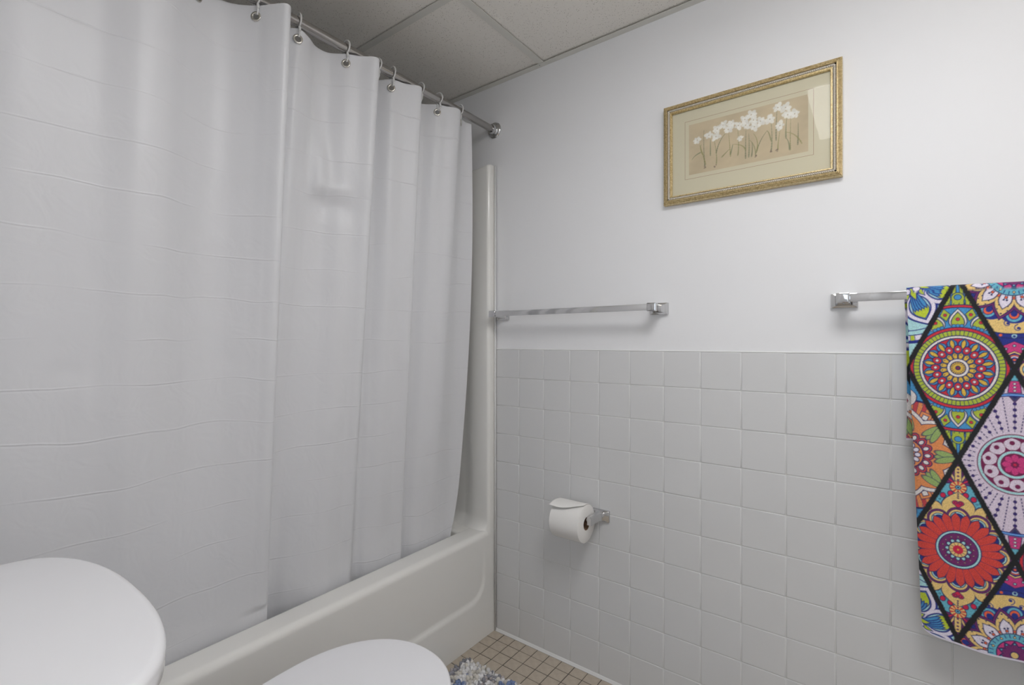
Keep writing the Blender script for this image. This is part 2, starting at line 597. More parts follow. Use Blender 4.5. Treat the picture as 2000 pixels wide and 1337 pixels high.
# apron and rim as a swept section (x, z) along y; centre panel recessed with a rounded corner
def apron(y0, y1):
    nz_, ny = 44, 150
    zs = np.linspace(0.0, RZ, nz_)
    sec = [(AX, z) for z in np.linspace(0.0, RZ - 0.020, 60)]
    for a in np.linspace(0, PI / 2, 12)[1:]:
        sec.append((AX - 0.020 + 0.020 * math.cos(a), RZ - 0.020 + 0.020 * math.sin(a)))
    for x in np.linspace(AX - 0.03, AX - 0.078, 6):
        sec.append((x, RZ - 0.0006 * (AX - 0.03 - x) / 0.05))
    for a in np.linspace(0, PI / 2 - 0.12, 9)[1:]:
        sec.append((AX - 0.078 - 0.014 * math.sin(a), RZ - 0.0006 - 0.014 * (1 - math.cos(a))))
    sec.append((AX - 0.097, RZ - 0.06)); sec.append((AX - 0.125, 0.14)); sec.append((AX - 0.16, 0.10)); sec.append((AX - 0.22, 0.085))
    sec = np.array(sec)
    ys_ = np.concatenate([np.linspace(y0, -0.16, 60), np.linspace(-0.165, y1 + .15, 30), np.linspace(y1 + .145, y1, 50)])
    P = np.zeros((len(ys_), len(sec), 3))
    P[:, :, 0] = sec[None, :, 0]; P[:, :, 2] = sec[None, :, 1]; P[:, :, 1] = ys_[:, None]
    # recess: rounded rectangle distance (y edges 0.062 in from the ends, z from 0.155)
    yy = P[:, :, 1]; zz = P[:, :, 2]
    cyc, hw = (y0 + y1) / 2, (y0 - y1) / 2 - 0.060
    zl, zh, rad = 0.155, 0.62, 0.075
    qx = np.abs(yy - cyc) - (hw - rad); qz = np.abs(zz - (zl + zh) / 2) - ((zh - zl) / 2 - rad)
    d = np.hypot(np.maximum(qx, 0), np.maximum(qz, 0)) + np.minimum(np.maximum(qx, qz), 0) - rad
    t = np.clip(0.5 - d / 0.016, 0, 1); t = t * t * (3 - 2 * t)
    fade = np.clip((RZ - 0.022 - zz) / 0.21, 0, 1) * (P[:, :, 0] >= AX - 1e-6)
    P[:, :, 0] += -0.0075 * t * fade
    # foot of the apron leans out slightly
    P[:, :, 0] += 0.002 * np.clip((0.12 - zz) / 0.12, 0, 1) * (P[:, :, 0] >= AX - 0.02)
    return grid_mesh('apron', P)
link_mesh('apron', apron(Y0 - 0.0005, Y1), M['tub'], tub, smooth=True)
# basin floor and back ledge
bm = bmesh.new()
sec = [(-0.235, 0.085), (-0.62, 0.085), (-0.69, 0.11), (-0.715, 0.36), (-0.73, 0.398), (-0.775, 0.40)]
A = [bm.verts.new((x, -0.12, z)) for x, z in sec]; B = [bm.verts.new((x, Y1 + 0.12, z)) for x, z in sec]
for k in range(len(sec) - 1): bm.faces.new((A[k], A[k + 1], B[k + 1], B[k]))
ends = [(-0.04, A), (Y1 + 0.036, B)]
for yv, R_ in ends:
    C_ = [bm.verts.new((x, yv, 0.40)) for x, z in sec]
    for k in range(len(sec) - 1): bm.faces.new((R_[k], C_[k], C_[k + 1], R_[k + 1]))
bmesh.ops.recalc_face_normals(bm, faces=list(bm.faces))
from_bm('basin', bm, M['tub'], tub, smooth=False)
box('end_deck', (-0.77, -0.118, 0.30), (AX - 0.070, -0.012, RZ - 0.0006), M['tub'], tub, bevel=0.012, seg=5)
# end panels of the surround: rounded front column, flares into the rim
def end_panel(yw, sgn):
    # plan section: from the wall out, round the corner, then along the panel to the back wall
    sec = [(AX + 0.0005, yw)]
    r = 0.013
    yf = yw + sgn * 0.034
    sec.append((AX, yf - sgn * r))
    for a in np.linspace(0, PI / 2, 14)[1:]:
        sec.append((AX - r + r * math.cos(a), yf - sgn * r + sgn * r * math.sin(a)))
    for x in (AX - 0.03, AX - 0.06, AX - 0.075):
        sec.append((x, yf))
    for a in np.linspace(0, 1, 6)[1:]:
        sec.append((AX - 0.075 - 0.06 * a, yf - sgn * 0.010 * (a * a * (3 - 2 * a))))
    sec.append((-0.74, yf - sgn * 0.010))
    sec.append((-0.785, yf + sgn * 0.02))
    sec = np.array(sec)
    zs = np.concatenate([np.linspace(RZ - 0.02, RZ + 0.06, 14), np.linspace(RZ + 0.08, SZ - 0.02, 24), [SZ - 0.012, SZ - 0.006, SZ - 0.002, SZ]])
    P = np.zeros((len(zs) + 1, len(sec), 3))
    for i, z in enumerate(zs):
        P[i, :, 0] = sec[:, 0]; P[i, :, 1] = sec[:, 1]; P[i, :, 2] = z
        fl = max(0.0, 1 - (z - RZ) / 0.045) if z < RZ + 0.045 else 0.0
        w = np.clip((AX - 0.004 - sec[:, 0]) / 0.02, 0, 1)
        P[i, :, 1] += sgn * 0.022 * fl * fl * w
        # top edge: slight hump at the column, rolling back to the wall
        k = max(0.0, (z - (SZ - 0.012)) / 0.012)
        hump = np.exp(-((sec[:, 0] - (AX - 0.012)) / 0.03) ** 2) * 0.006 - 0.006
        P[i, :, 2] += hump * np.clip((z - 1.7) / 0.1, 0, 1)
        P[i, :, 1] += -sgn * 0.007 * (1 - math.sqrt(max(0.0, 1 - k * k))) * (np.abs(sec[:, 1] - yw) > 0.012)
    P[-1] = P[-2]; P[-1, :, 1] = yw
    return grid_mesh('end_panel', P)
link_mesh('end_panel', end_panel(-0.0035, -1), M['tub'], tub, smooth=True)
link_mesh('end_panel', end_panel(YF + 0.001, 1), M['tub'], tub, smooth=True)
box('back_panel', (XL + 0.001, YF + 0.03, 0.38), (XL + 0.024, -0.03, SZ - 0.005), M['tub'], tub, bevel=0.004)
# apron end column filler joins the rim to the end panel column
bm = bmesh.new()
tube_bm(bm, [(-0.0150, -0.0040, 0.0), (-0.0150, -0.0040, SZ - 0.004)], 0.0038, 12)
bmesh.ops.recalc_face_normals(bm, faces=list(bm.faces))
from_bm('caulk_bead', bm, M['caulk'], tub, smooth=True)

# ------------------------------------------------------------------ shower rod
RX, RH, RR = -0.022, 1.967, 0.0128
rod = thing('shower_rod', (RX, -0.77, RH), 'tarnished chrome shower rod carrying the white curtain', 'shower rod')
tube('pole', [(RX, -0.006 - (abs(YF) - 0.012) * k / 8, RH) for k in range(9)], RR, M['worn_chrome'], rod, sides=24)
fl0 = None
for yy, s in ((0.0028, -1), (YF + 0.0002, 1)):
    f = lathe('flange', [(0.0, 0), (0.031, 0), (0.031, 0.004), (0.028, 0.0075), (0.021, 0.0085), (0.0185, 0.011), (0.0175, 0.024), (0.0168, 0.0258), (0.0128, 0.026)],
              (RX, yy, RH), (0, s, 0), M['chrome'], rod, sides=36)
    for a in (0.9, -0.9 + PI, -PI / 2):
        lathe('screw', [(0, 0.0098), (0.0022, 0.0095), (0.003, 0.0085)], (RX + 0.0245 * math.cos(a), yy, RH + 0.0245 * math.sin(a)), (0, s, 0), M['dark'], f, sides=10)

# ------------------------------------------------------------------ shower curtain
# top path (y, x): control points at the hem; bottom path at rim height
TOPP = [(-0.122, -0.034), (-0.150, -0.040), (-0.178, -0.034), (-0.206, -0.014), (-0.232, 0.006), (-0.256, 0.008), (-0.284, -0.010), (-0.314, -0.026), (-0.345, -0.060),
        (-0.372, -0.072), (-0.395, -0.040), (-0.418, 0.006), (-0.440, 0.014), (-0.476, -0.010), (-0.518, -0.024), (-0.545, -0.066), (-0.566, -0.072), (-0.584, -0.030), (-0.603, 0.022),
        (-0.626, 0.034), (-0.655, 0.004), (-0.687, -0.020), (-0.722, -0.054), (-0.760, -0.056), (-0.796, -0.034), (-0.830, -0.022), (-0.862, -0.042), (-0.882, 0.028), (-0.902, 0.044), (-0.924, 0.012),
        (-0.944, -0.022), (-0.985, -0.060), (-1.03, -0.068), (-1.08, -0.046), (-1.13, -0.012), (-1.18, -0.010), (-1.24, -0.034), (-1.30, -0.030), (-1.36, -0.022), (-1.42, -0.030), (-1.50, -0.02)]
BOTP = [(-0.122, -0.118), (-0.150, -0.122), (-0.180, -0.124), (-0.210, -0.122), (-0.240, -0.121), (-0.270, -0.123), (-0.300, -0.127), (-0.330, -0.134), (-0.352, -0.150),
        (-0.366, -0.160), (-0.378, -0.145), (-0.390, -0.127), (-0.404, -0.120), (-0.445, -0.128), (-0.490, -0.128), (-0.530, -0.140), (-0.555, -0.158), (-0.572, -0.156), (-0.588, -0.136),
        (-0.606, -0.124), (-0.640, -0.128), (-0.690, -0.120), (-0.740, -0.132), (-0.790, -0.158), (-0.820, -0.180), (-0.842, -0.182), (-0.856, -0.150), (-0.868, -0.118), (-0.886, -0.112), (-0.915, -0.116),
        (-0.950, -0.120), (-0.995, -0.124), (-1.04, -0.124), (-1.09, -0.122), (-1.14, -0.118), (-1.19, -0.116), (-1.24, -0.118), (-1.30, -0.118), (-1.36, -0.116), (-1.42, -0.118), (-1.50, -0.116)]
def catmull(pts, n):
    p = np.array(pts); p = np.vstack([2 * p[0] - p[1], p, 2 * p[-1] - p[-2]])
    t = np.linspace(0, len(pts) - 1 - 1e-9, n); i = t.astype(int); f = (t - i)[:, None]
    a, b, c, d = p[i], p[i + 1], p[i + 2], p[i + 3]
    return 0.5 * ((2 * b) + (c - a) * f + (2 * a - 5 * b + 4 * c - d) * f ** 2 + (-a + 3 * b - 3 * c + d) * f ** 3)
NS, NZ = 620, 200
tp, bt = catmull(TOPP, NS), catmull(BOTP, NS)
CZ1, CZ0 = 1.951, 0.20
zs = np.linspace(CZ1, CZ0, NZ)
P = np.zeros((NS, NZ, 3))
w = np.clip((CZ1 - zs) / (CZ1 - RZ), 0, 1.12)
for k, z in enumerate(zs):
    t = w[k]
    amp = 1.0
    mean_t, mean_b = -0.022, -0.130
    xt = (tp[:, 1] - mean_t); xb = (bt[:, 1] - mean_b)
    blend = min(t, 1.0)
    P[:, k, 0] = mean_t + (mean_b - mean_t) * min(blend * 1.0, 1.0) + (xt * (1 - blend) + xb * blend) * amp
    P[:, k, 1] = tp[:, 0] * (1 - blend) + bt[:, 0] * blend
    P[:, k, 2] = z
# right edge: swings out towards the wall half-way down and curls back at the bottom
yy = P[:, :, 1]; zz = P[:, :, 2]
edge = np.clip(1 - (np.arange(NS) / NS) / 0.09, 0, 1)[:, None] ** 1.5
tz = np.clip((CZ1 - zz) / (CZ1 - RZ), 0, 1.1)
P[:, :, 1] += edge * (0.040 * np.sin(np.clip(tz, 0, 1) ** 0.9 * PI) - 0.004)
curl = np.clip((0.62 - zz) / 0.22, 0, 1.4) ** 2
P[:, :, 1] -= edge ** 2 * 0.022 * curl
# hem sags a little between the hooks
# pinched dent in the second fold and a few soft dimples
def dent(y0, z0, sy, sz, amt):
    g_ = np.exp(-((P[:, :, 1] - y0) / sy) ** 2 - ((P[:, :, 2] - z0) / sz) ** 2)
    P[:, :, 0] += amt * g_
dent(-0.745, 1.62, 0.026, 0.075, 0.022)
dent(-0.700, 1.52, 0.050, 0.030, -0.016)
dent(-0.720, 1.57, 0.040, 0.020, 0.010)
dent(-0.64, 1.62, 0.03, 0.05, 0.008)
dent(-1.20, 1.50, 0.10, 0.30, 0.010)
dent(-1.03, 1.25, 0.06, 0.35, -0.010)
for _ in range(46):
    dent(rng.uniform(-1.45, -0.15), rng.uniform(0.45, 1.7), rng.uniform(.012, .035), rng.uniform(.015, .05), rng.uniform(-.0028, .0028))
# kept clear of the tub wall
P[:, :, 0] = np.where(P[:, :, 2] < RZ + 0.03, np.minimum(P[:, :, 0], -0.1185 - 0.0 * P[:, :, 2]), P[:, :, 0])
low = np.clip((RZ - 0.02 - P[:, :, 2]) / 0.2, 0, 1)
P[:, :, 0] -= low * 0.035
curtain = thing('shower_curtain', (-0.07, -0.8, 0.2), 'white vinyl shower curtain with fold creases hanging inside the tub', 'curtain')
cl = link_mesh('curtain_sheet', grid_mesh('curtain_sheet', P), M['vinyl'], curtain, smooth=True)
cl.data.materials[0] = M['vinyl']
PC = P

# grommets along the hem (steel eyelets) and a clear ring for each
GY = [-0.206, -0.314, -0.3975, -0.518, -0.576, -0.687, -0.832, -0.944, -1.06, -1.18, -1.30, -1.42]
GZ = 1.925
kz = int(np.argmin(np.abs(zs - GZ)))
ring_root = None
grommet_me = None
for i, gy in enumerate(GY):
    s = int(np.argmin(np.abs(PC[:, kz, 1] - gy)))
    c = Vector(PC[s, kz])
    tn = Vector(PC[min(s + 4, NS - 1), kz] - PC[max(s - 4, 0), kz]); tn.z = 0; tn.normalize()
    nrm = Vector((-tn.y, tn.x, 0))
    if nrm.x < 0: nrm = -nrm
    if grommet_me is None:
        bm = bmesh.new()
        R1, r1_, n1_, n2_ = 0.0095, 0.0030, 28, 10
        vs = [[bm.verts.new(((R1 + r1_ * math.cos(b)) * math.cos(a), 0.0016 * math.sin(b), (R1 + r1_ * math.cos(b)) * math.sin(a))) for b in np.linspace(0, 2 * PI, n2_, endpoint=False)] for a in np.linspace(0, 2 * PI, n1_, endpoint=False)]
        for a in range(n1_):
            for b in range(n2_):
                bm.faces.new((vs[a][b], vs[(a + 1) % n1_][b], vs[(a + 1) % n1_][(b + 1) % n2_], vs[a][(b + 1) % n2_]))
        bmesh.ops.recalc_face_normals(bm, faces=list(bm.faces))
        grommet_me = bpy.data.meshes.new('grommet'); bm.to_mesh(grommet_me); bm.free()
        grommet_me.materials.append(M['steel'])
        grommet_me.polygons.foreach_set('use_smooth', np.ones(len(grommet_me.polygons), bool))
        hole_bm = bmesh.new()
        vv = [hole_bm.verts.new((0.0075 * math.cos(a), 0, 0.0075 * math.sin(a))) for a in np.linspace(0, 2 * PI, 20, endpoint=False)]
        hole_bm.faces.new(vv)
    o = bpy.data.objects.new('grommet', grommet_me)
    COL.objects.link(o)
    o.parent = curtain
    o.location = c + nrm * 0.0014 - wloc(curtain)
    o.rotation_euler = (0, 0, math.atan2(nrm.y, nrm.x) + PI / 2)
    # ring: hoop round the rod, neck down to the eyelet with a snap
    if ring_root is None:
        rr_ = thing('curtain_ring', (RX, c.y, RH), '', 'curtain ring')
        pts = []
        for a in np.linspace(-0.5 * PI + 0.30, 1.5 * PI - 0.30, 28):
            pts.append((RX + 0.0175 * math.cos(a), c.y, RH + 0.004 + 0.0180 * math.sin(a)))
        tube('hoop', pts, 0.0023, M['clear'], rr_, sides=10)
        lp = [(RX + 0.005, c.y, RH - 0.013), (RX + 0.008, c.y, RH - 0.022), (RX + 0.0075, c.y, RH - 0.032), (RX + 0.004, c.y, RH - 0.038), (RX - 0.001, c.y, RH - 0.037), (RX - 0.004, c.y, RH - 0.028), (RX - 0.005, c.y, RH - 0.014)]
        tube('eye_loop', lp, 0.0021, M['clear'], rr_, sides=10)
        tube('snap_collar', [(RX + 0.0065, c.y, RH - 0.014), (RX + 0.0078, c.y, RH - 0.019), (RX + 0.0084, c.y, RH - 0.026)], [0.0030, 0.0038, 0.0030], M['clear'], rr_, sides=12)
        ring_root = rr_
        r_ = rr_
    else:
        r_ = ring_root.copy(); COL.objects.link(r_)
        for ch in ring_root.children:
            q = ch.copy(); COL.objects.link(q); q.parent = r_
    r_.location = (RX, c.y, RH)
    r_.rotation_euler = (0, 0, [0.0, 0.12, 0.0, -0.1, 0.1, 0.0, -0.15, 0.08, 0.0, 0.1, 0.0, 0.0][i])
    ORD = ['nearest to', 'second from', 'third from', 'fourth from', 'fifth from', 'sixth from', 'seventh from', 'eighth from', 'ninth from', 'tenth from', 'eleventh from', 'twelfth from']
    setp(r_, 'clear plastic curtain ring on the rod, %s the rod flange on the picture wall' % ORD[i], 'curtain ring', 'clear curtain rings on the shower rod')
# punch the eyelet holes: drop the sheet faces that fall inside a grommet
bm = bmesh.new(); bm.from_mesh(cl.data)
off = wloc(curtain)
cent = [Vector(o.location) for o in curtain.children if o.name.startswith('grommet')]
kill = []
for f in bm.faces:
    m_ = f.calc_center_median()
    if m_.z + off.z > 1.912:
        for c in cent:
            if (m_ - c).length < 0.0088: kill.append(f); break
bmesh.ops.delete(bm, geom=kill, context='FACES')
bm.to_mesh(cl.data); bm.free()

# ------------------------------------------------------------------ toilet
TCX = 0.357
toilet = thing('toilet', (TCX, -1.1, 0), 'white porcelain toilet with its lid closed beside the tub', 'toilet')
def outline(fn, n=72):
    return [fn(a) for a in np.linspace(0, 2 * PI, n, endpoint=False)]
def loft(name, rings, material, parent, cap0=True, cap1=True, ang=60):
    bm = bmesh.new()
    R_ = [[bm.verts.new(p) for p in r] for r in rings]
    n = len(R_[0])
    for A, B in zip(R_, R_[1:]):
        for k in range(n):
            bm.faces.new((A[k], A[(k + 1) % n], B[(k + 1) % n], B[k]))
    if cap0: bm.faces.new(R_[0][::-1])
    if cap1: bm.faces.new(R_[-1])
    bmesh.ops.recalc_face_normals(bm, faces=list(bm.faces))
    o = from_bm(name, bm, material, parent, smooth=True)
    smooth_by_angle(o, ang)
    return o
def sgnpow(v, p): return math.copysign(abs(v) ** p, v)
YB = -1.515
def tank_pt(a, hw, yf, yb, ins):
    # bowed front (superellipse), nearly square back
    c, s = math.cos(a), math.sin(a)
    ymid = -1.405
    if s >= 0:
        x = (hw - ins) * sgnpow(c, 2 / 2.35); y = ymid + (yf - ymid - ins) * sgnpow(s, 2 / 2.35)
    else:
        x = (hw - ins) * sgnpow(c, 2 / 7.0); y = ymid - (ymid - yb - ins) * sgnpow(-s, 2 / 7.0)
    return x, y
LZ = 0.796
def tank_ring(z, hw, yf, ins, n=96):
    return [(TCX + x, y, z) for x, y in (tank_pt(a, hw, yf, YB, ins) for a in np.linspace(0, 2 * PI, n, endpoint=False))]
lid_rings = [tank_ring(LZ - 0.034, 0.246, -1.294, 0.012), tank_ring(LZ - 0.034, 0.246, -1.294, 0.004), tank_ring(LZ - 0.030, 0.246, -1.294, 0.001), tank_ring(LZ - 0.012, 0.246, -1.294, 0.0)]
for a in np.linspace(0, PI / 2, 8)[1:]:
    lid_rings.append(tank_ring(LZ - 0.012 + 0.011 * math.sin(a), 0.246, -1.294, 0.011 * (1 - math.cos(a))))
lid_rings.append(tank_ring(LZ + 0.0005, 0.246, -1.294, 0.06))
loft('tank_lid', lid_rings, M['porcelain'], toilet)
body = [tank_ring(0.40, 0.195, -1.325, 0.02), tank_ring(0.41, 0.205, -1.318, 0.004), tank_ring(0.60, 0.222, -1.308, 0.004), tank_ring(LZ - 0.036, 0.236, -1.302, 0.004)]
loft('tank', body, M['porcelain'], toilet)
lev = thing_lever = tube('flush_lever', [(TCX - 0.15, -1.316, 0.70), (TCX - 0.15, -1.300, 0.70), (TCX - 0.13, -1.292, 0.698), (TCX - 0.07, -1.292, 0.690)], [0.010, 0.008, 0.006, 0.007], M['chrome'], toilet, sides=12)
def egg(hw, yf, yb, z, ym=-0.965, n=72, ins=0.0):
    out = []
    for a in np.linspace(0, 2 * PI, n, endpoint=False):
        c, s = math.cos(a), math.sin(a)
        if s >= 0: x, y = (hw - ins) * sgnpow(c, 0.94), ym + (yf - ym - ins) * sgnpow(s, 0.94)
        else: x, y = (hw - ins) * sgnpow(c, 0.72), ym - (ym - yb - ins) * sgnpow(-s, 0.72)
        out.append((TCX + x, y, z))
    return out
SZT = 0.4365
HW, YF_, YBK = 0.184, -0.737, -1.185
lid = [egg(HW, YF_, YBK, SZT - 0.020, ins=0.010), egg(HW, YF_, YBK, SZT - 0.020, ins=0.002), egg(HW, YF_, YBK, SZT - 0.017), egg(HW, YF_, YBK, SZT - 0.008)]
for a in np.linspace(0, PI / 2, 7)[1:]:
    lid.append(egg(HW, YF_, YBK, SZT - 0.008 + 0.0068 * math.sin(a), ins=0.008 * (1 - math.cos(a))))
lid += [egg(HW, YF_, YBK, SZT - 0.0004, ins=0.03), egg(HW, YF_, YBK, SZT + 0.0012, ins=0.09)]
loft('toilet_lid', lid, M['seat_plastic'], toilet)
st = [egg(HW - 0.001, YF_ - 0.002, YBK + 0.03, SZT - 0.042, ins=0.006), egg(HW - 0.001, YF_ - 0.002, YBK + 0.03, SZT - 0.038, ins=0.001), egg(HW - 0.001, YF_ - 0.002, YBK + 0.03, SZT - 0.026), egg(HW - 0.001, YF_ - 0.002, YBK + 0.03, SZT - 0.022, ins=0.005)]
loft('toilet_seat', st, M['seat_plastic'], toilet)
bowl = [egg(0.115, -0.90, -1.43, 0.0, ym=-1.10), egg(0.118, -0.895, -1.43, 0.02, ym=-1.10), egg(0.105, -0.90, -1.42, 0.10, ym=-1.08), egg(0.115, -0.87, -1.42, 0.20, ym=-1.05), egg(0.150, -0.80, -1.42, 0.30, ym=-1.0), egg(0.172, -0.757, -1.42, 0.36, ym=-0.975), egg(0.177, -0.748, -1.42, 0.385, ym=-0.97), egg(0.172, -0.752, -1.42, 0.393, ym=-0.97)]
loft('bowl', bowl, M['porcelain'], toilet)
box('tank_shelf', (TCX - 0.13, -1.44, 0.30), (TCX + 0.13, -1.24, 0.405), M['porcelain'], toilet, bevel=0.02, seg=4)
for s in (-1, 1):
    lathe('hinge', [(0, 0.032), (0.012, 0.031), (0.014, 0.024), (0.014, 0)], (TCX + s * 0.075, -1.20, 0.404), (0, 0, 1), M['seat_plastic'], toilet, sides=20)

# ------------------------------------------------------------------ towel bars
def towel_bar(xa, xb, zc, label):
    t = thing('towel_bar', ((xa + xb) / 2, 0.003, zc), label, 'towel bar', 'chrome towel bars on the painted wall')
    yb = -0.066
    for xp in (xa, xb):
        bm = bmesh.new()
        # wall plate, then a concave neck widening to a square-ended cap (section halfwidth, halfheight at y)
        prof = [(0.0285, 0.0185, 0.0030), (0.0285, 0.0185, -0.003), (0.0270, 0.0175, -0.0065), (0.0185, 0.0130, -0.0085), (0.0150, 0.0118, -0.014), (0.0128, 0.0112, -0.024), (0.0120, 0.0112, -0.038), (0.0124, 0.0116, -0.050), (0.0135, 0.0122, -0.056), (0.0140, 0.0126, -0.070), (0.0132, 0.0120, -0.0735), (0.0105, 0.0095, -0.0745)]
        R_ = []
        for hw, hh, y in prof:
            zo = 0.0025 * max(0, 1 + y / 0.05) * -1
            R_.append([bm.verts.new((xp + sx * hw, y, zc + zo + sz * hh)) for sx, sz in ((-1, -1), (1, -1), (1, 1), (-1, 1))])
        for A, B in zip(R_, R_[1:]):
            for k in range(4): bm.faces.new((A[k], A[(k + 1) % 4], B[(k + 1) % 4], B[k]))
        bm.faces.new(R_[0][::-1]); bm.faces.new(R_[-1])
        bmesh.ops.bevel(bm, geom=[e for e in bm.edges if abs((e.verts[0].co - e.verts[1].co).y) > 1e-4], offset=0.0013, segments=2, affect='EDGES', profile=0.5)
        bmesh.ops.recalc_face_normals(bm, faces=list(bm.faces))
        p = from_bm('post', bm, M['chrome'], t, smooth=True); smooth_by_angle(p, 42)
        lathe('set_screw', [(0, 0.0006), (0.0020, 0.0006), (0.0020, -0.001)], (xp, -0.030, zc - 0.0122), (0, 0, -1), M['dark'], p, sides=10)
    box('bar', (xa + 0.008, yb - 0.0045, zc - 0.0095), (xb - 0.008, yb + 0.0045, zc + 0.0095), M['chrome'], t, bevel=0.0008, seg=2)
    return t
towel_bar(0.021, 0.631, 1.2385, 'empty chrome towel bar mounted above the tile near the tub')
towel_bar(1.101, 1.711, 1.2395, 'chrome towel bar with a patterned towel draped over it')

# ------------------------------------------------------------------ toilet roll holder and roll
hx, hz = 0.436, 0.5505
hold = thing('toilet_roll_holder', (hx, 0.0, hz), 'chrome single-post toilet roll holder on the tiled wall', 'roll holder')
bm = bmesh.new()
prof = [(0.000, 0.030, 0.0195, -0.0003), (0.000, 0.030, 0.0195, -0.004), (0.000, 0.0275, 0.0180, -0.008), (-0.002, 0.018, 0.0135, -0.011), (-0.004, 0.013, 0.0125, -0.020), (-0.005, 0.0095, 0.0125, -0.040), (-0.005, 0.0080, 0.0130, -0.058), (-0.005, 0.0085, 0.0140, -0.066), (-0.005, 0.0085, 0.0140, -0.080), (-0.005, 0.0070, 0.0120, -0.084)]
R_ = []
for dx, hw, hh, y in prof:
    R_.append([bm.verts.new((hx + dx + sx * hw, y, hz + sz * hh)) for sx, sz in ((-1, -1), (1, -1), (1, 1), (-1, 1))])
for A, B in zip(R_, R_[1:]):
    for k in range(4): bm.faces.new((A[k], A[(k + 1) % 4], B[(k + 1) % 4], B[k]))
bm.faces.new(R_[0][::-1]); bm.faces.new(R_[-1])
bmesh.ops.bevel(bm, geom=[e for e in bm.edges if abs((e.verts[0].co - e.verts[1].co).y) > 1e-4], offset=0.0016, segments=2, affect='EDGES', profile=0.5)
bmesh.ops.recalc_face_normals(bm, faces=list(bm.faces))
p = from_bm('post', bm, M['chrome'], hold, smooth=True); smooth_by_angle(p, 42)
TPX0, TPX1, TPY, TPZ, TPR = 0.312, 0.419, -0.0755, 0.539, 0.0615
tube('spindle', [(hx - 0.008, TPY + 0.0005, hz - 0.001), (TPX0 + 0.006, TPY + 0.0005, hz - 0.001)], 0.0085, M['chrome'], hold, sides=20)
roll = thing('toilet_roll', ((TPX0 + TPX1) / 2, TPY, TPZ - TPR), 'white toilet paper roll with a loose folded end on the holder', 'toilet roll')
core_r = 0.0205
lathe('paper', [(core_r + 0.0008, 0.0), (TPR - 0.002, 0.0), (TPR, 0.0015), (TPR, TPX1 - TPX0 - 0.0015), (TPR - 0.002, TPX1 - TPX0), (core_r + 0.0008, TPX1 - TPX0)], (TPX0, TPY, TPZ), (1, 0, 0), M['paper'], roll, sides=64, closed_prof=True)
lathe('cardboard_core', [(core_r, 0.0004), (core_r + 0.001, 0.0004), (core_r + 0.001, TPX1 - TPX0 - 0.0004), (core_r, TPX1 - TPX0 - 0.0004)], (TPX0, TPY, TPZ), (1, 0, 0), M['cardboard'], roll, sides=40, closed_prof=True)
# loose end: leaves the roll at the top and folds to a drooping point
na, nx = 26, 24
P = np.zeros((nx, na, 3))
for i in range(nx):
    u = i / (nx - 1)
    # free edge: longer at the left end and at the middle (torn to a shallow point)
    reach = 0.78 - 0.50 * u + 0.20 * math.sin(u * PI)
    for j in range(na):
        v = j / (na - 1)
        ang = -0.55 + (0.55 + reach) * v                # 0 = top, positive towards the room (-y)
        lift = 0.0006 + (0.012 * (1 - u) + 0.0035) * max(0, (v - 0.35) / 0.65) ** 1.6
        r = TPR + lift
        P[i, j] = (TPX0 + u * (TPX1 - TPX0) - 0.004 * (1 - u) * v, TPY - r * math.sin(ang), TPZ + r * math.cos(ang))
o = link_mesh('loose_sheet', grid_mesh('loose_sheet', P), M['paper'], roll, smooth=True)
sm = o.modifiers.new('thickness', 'SOLIDIFY'); sm.thickness = 0.0006; sm.offset = 0

# ------------------------------------------------------------------ 2-D painter for printed things
class Paint:
    def __init__(s, x, z, base, aa):
        s.x, s.z, s.aa = x, z, aa
        s.C = np.tile(np.asarray(base, float), (len(x), 1))
    def put(s, d, col, alpha=1.0):
        a = np.clip(0.5 - d / s.aa, 0, 1)[:, None] * alpha
        s.C = s.C * (1 - a) + np.asarray(col)[None, :] * a
    def line(s, d, w, col, alpha=1.0):
        s.put(np.abs(d) - w, col, alpha)
    def shape(s, d, col, ol=None, w=0.0007):
        s.put(d, col)
        if ol is not None: s.line(d, w, ol)

def seg_d(x, z, a, b):
    ax_, az_ = a; bx_, bz_ = b
    vx, vz = bx_ - ax_, bz_ - az_
    t = np.clip(((x - ax_) * vx + (z - az_) * vz) / (vx * vx + vz * vz + 1e-12), 0, 1)
    return np.hypot(x - ax_ - t * vx, z - az_ - t * vz), t

# ------------------------------------------------------------------ framed botanical print
FX_0, FX_1, FZ_0, FZ_1 = 0.649, 1.098, 1.5515, 1.8515
pic = thing('picture', ((FX_0 + FX_1) / 2, 0.003, FZ_0), 'gold framed print of white flowers hanging on the painted wall', 'picture')
# moulding profile: (inset from the outer edge, y)
MW = 0.0255
mp = [(0.0, 0.002), (0.0, -0.012), (0.0008, -0.0150), (0.0024, -0.0158), (0.0030, -0.0140), (0.0036, -0.0168), (0.0054, -0.0178), (0.0060, -0.0160), (0.0066, -0.0188), (0.0086, -0.0198), (0.0092, -0.0180), (0.0098, -0.0200), (0.0116, -0.0204), (0.0124, -0.0175), (0.0126, -0.0160)]
rp = [(0.0152, -0.0165), (0.0165, -0.0182), (0.0185, -0.0188), (0.0205, -0.0178), (0.0215, -0.0160)]
ip = [(0.0200, -0.0150), (0.0206, -0.0172), (0.0220, -0.0172), (0.0226, -0.0150), (0.0238, -0.0150), (MW, -0.0115), (MW, -0.0070)]
def side_pts(k, ins, y):
    a = [(FX_0 + ins, y, FZ_0 + ins), (FX_1 - ins, y, FZ_0 + ins), (FX_1 - ins, y, FZ_1 - ins), (FX_0 + ins, y, FZ_1 - ins)]
    return a[k], a[(k + 1) % 4]
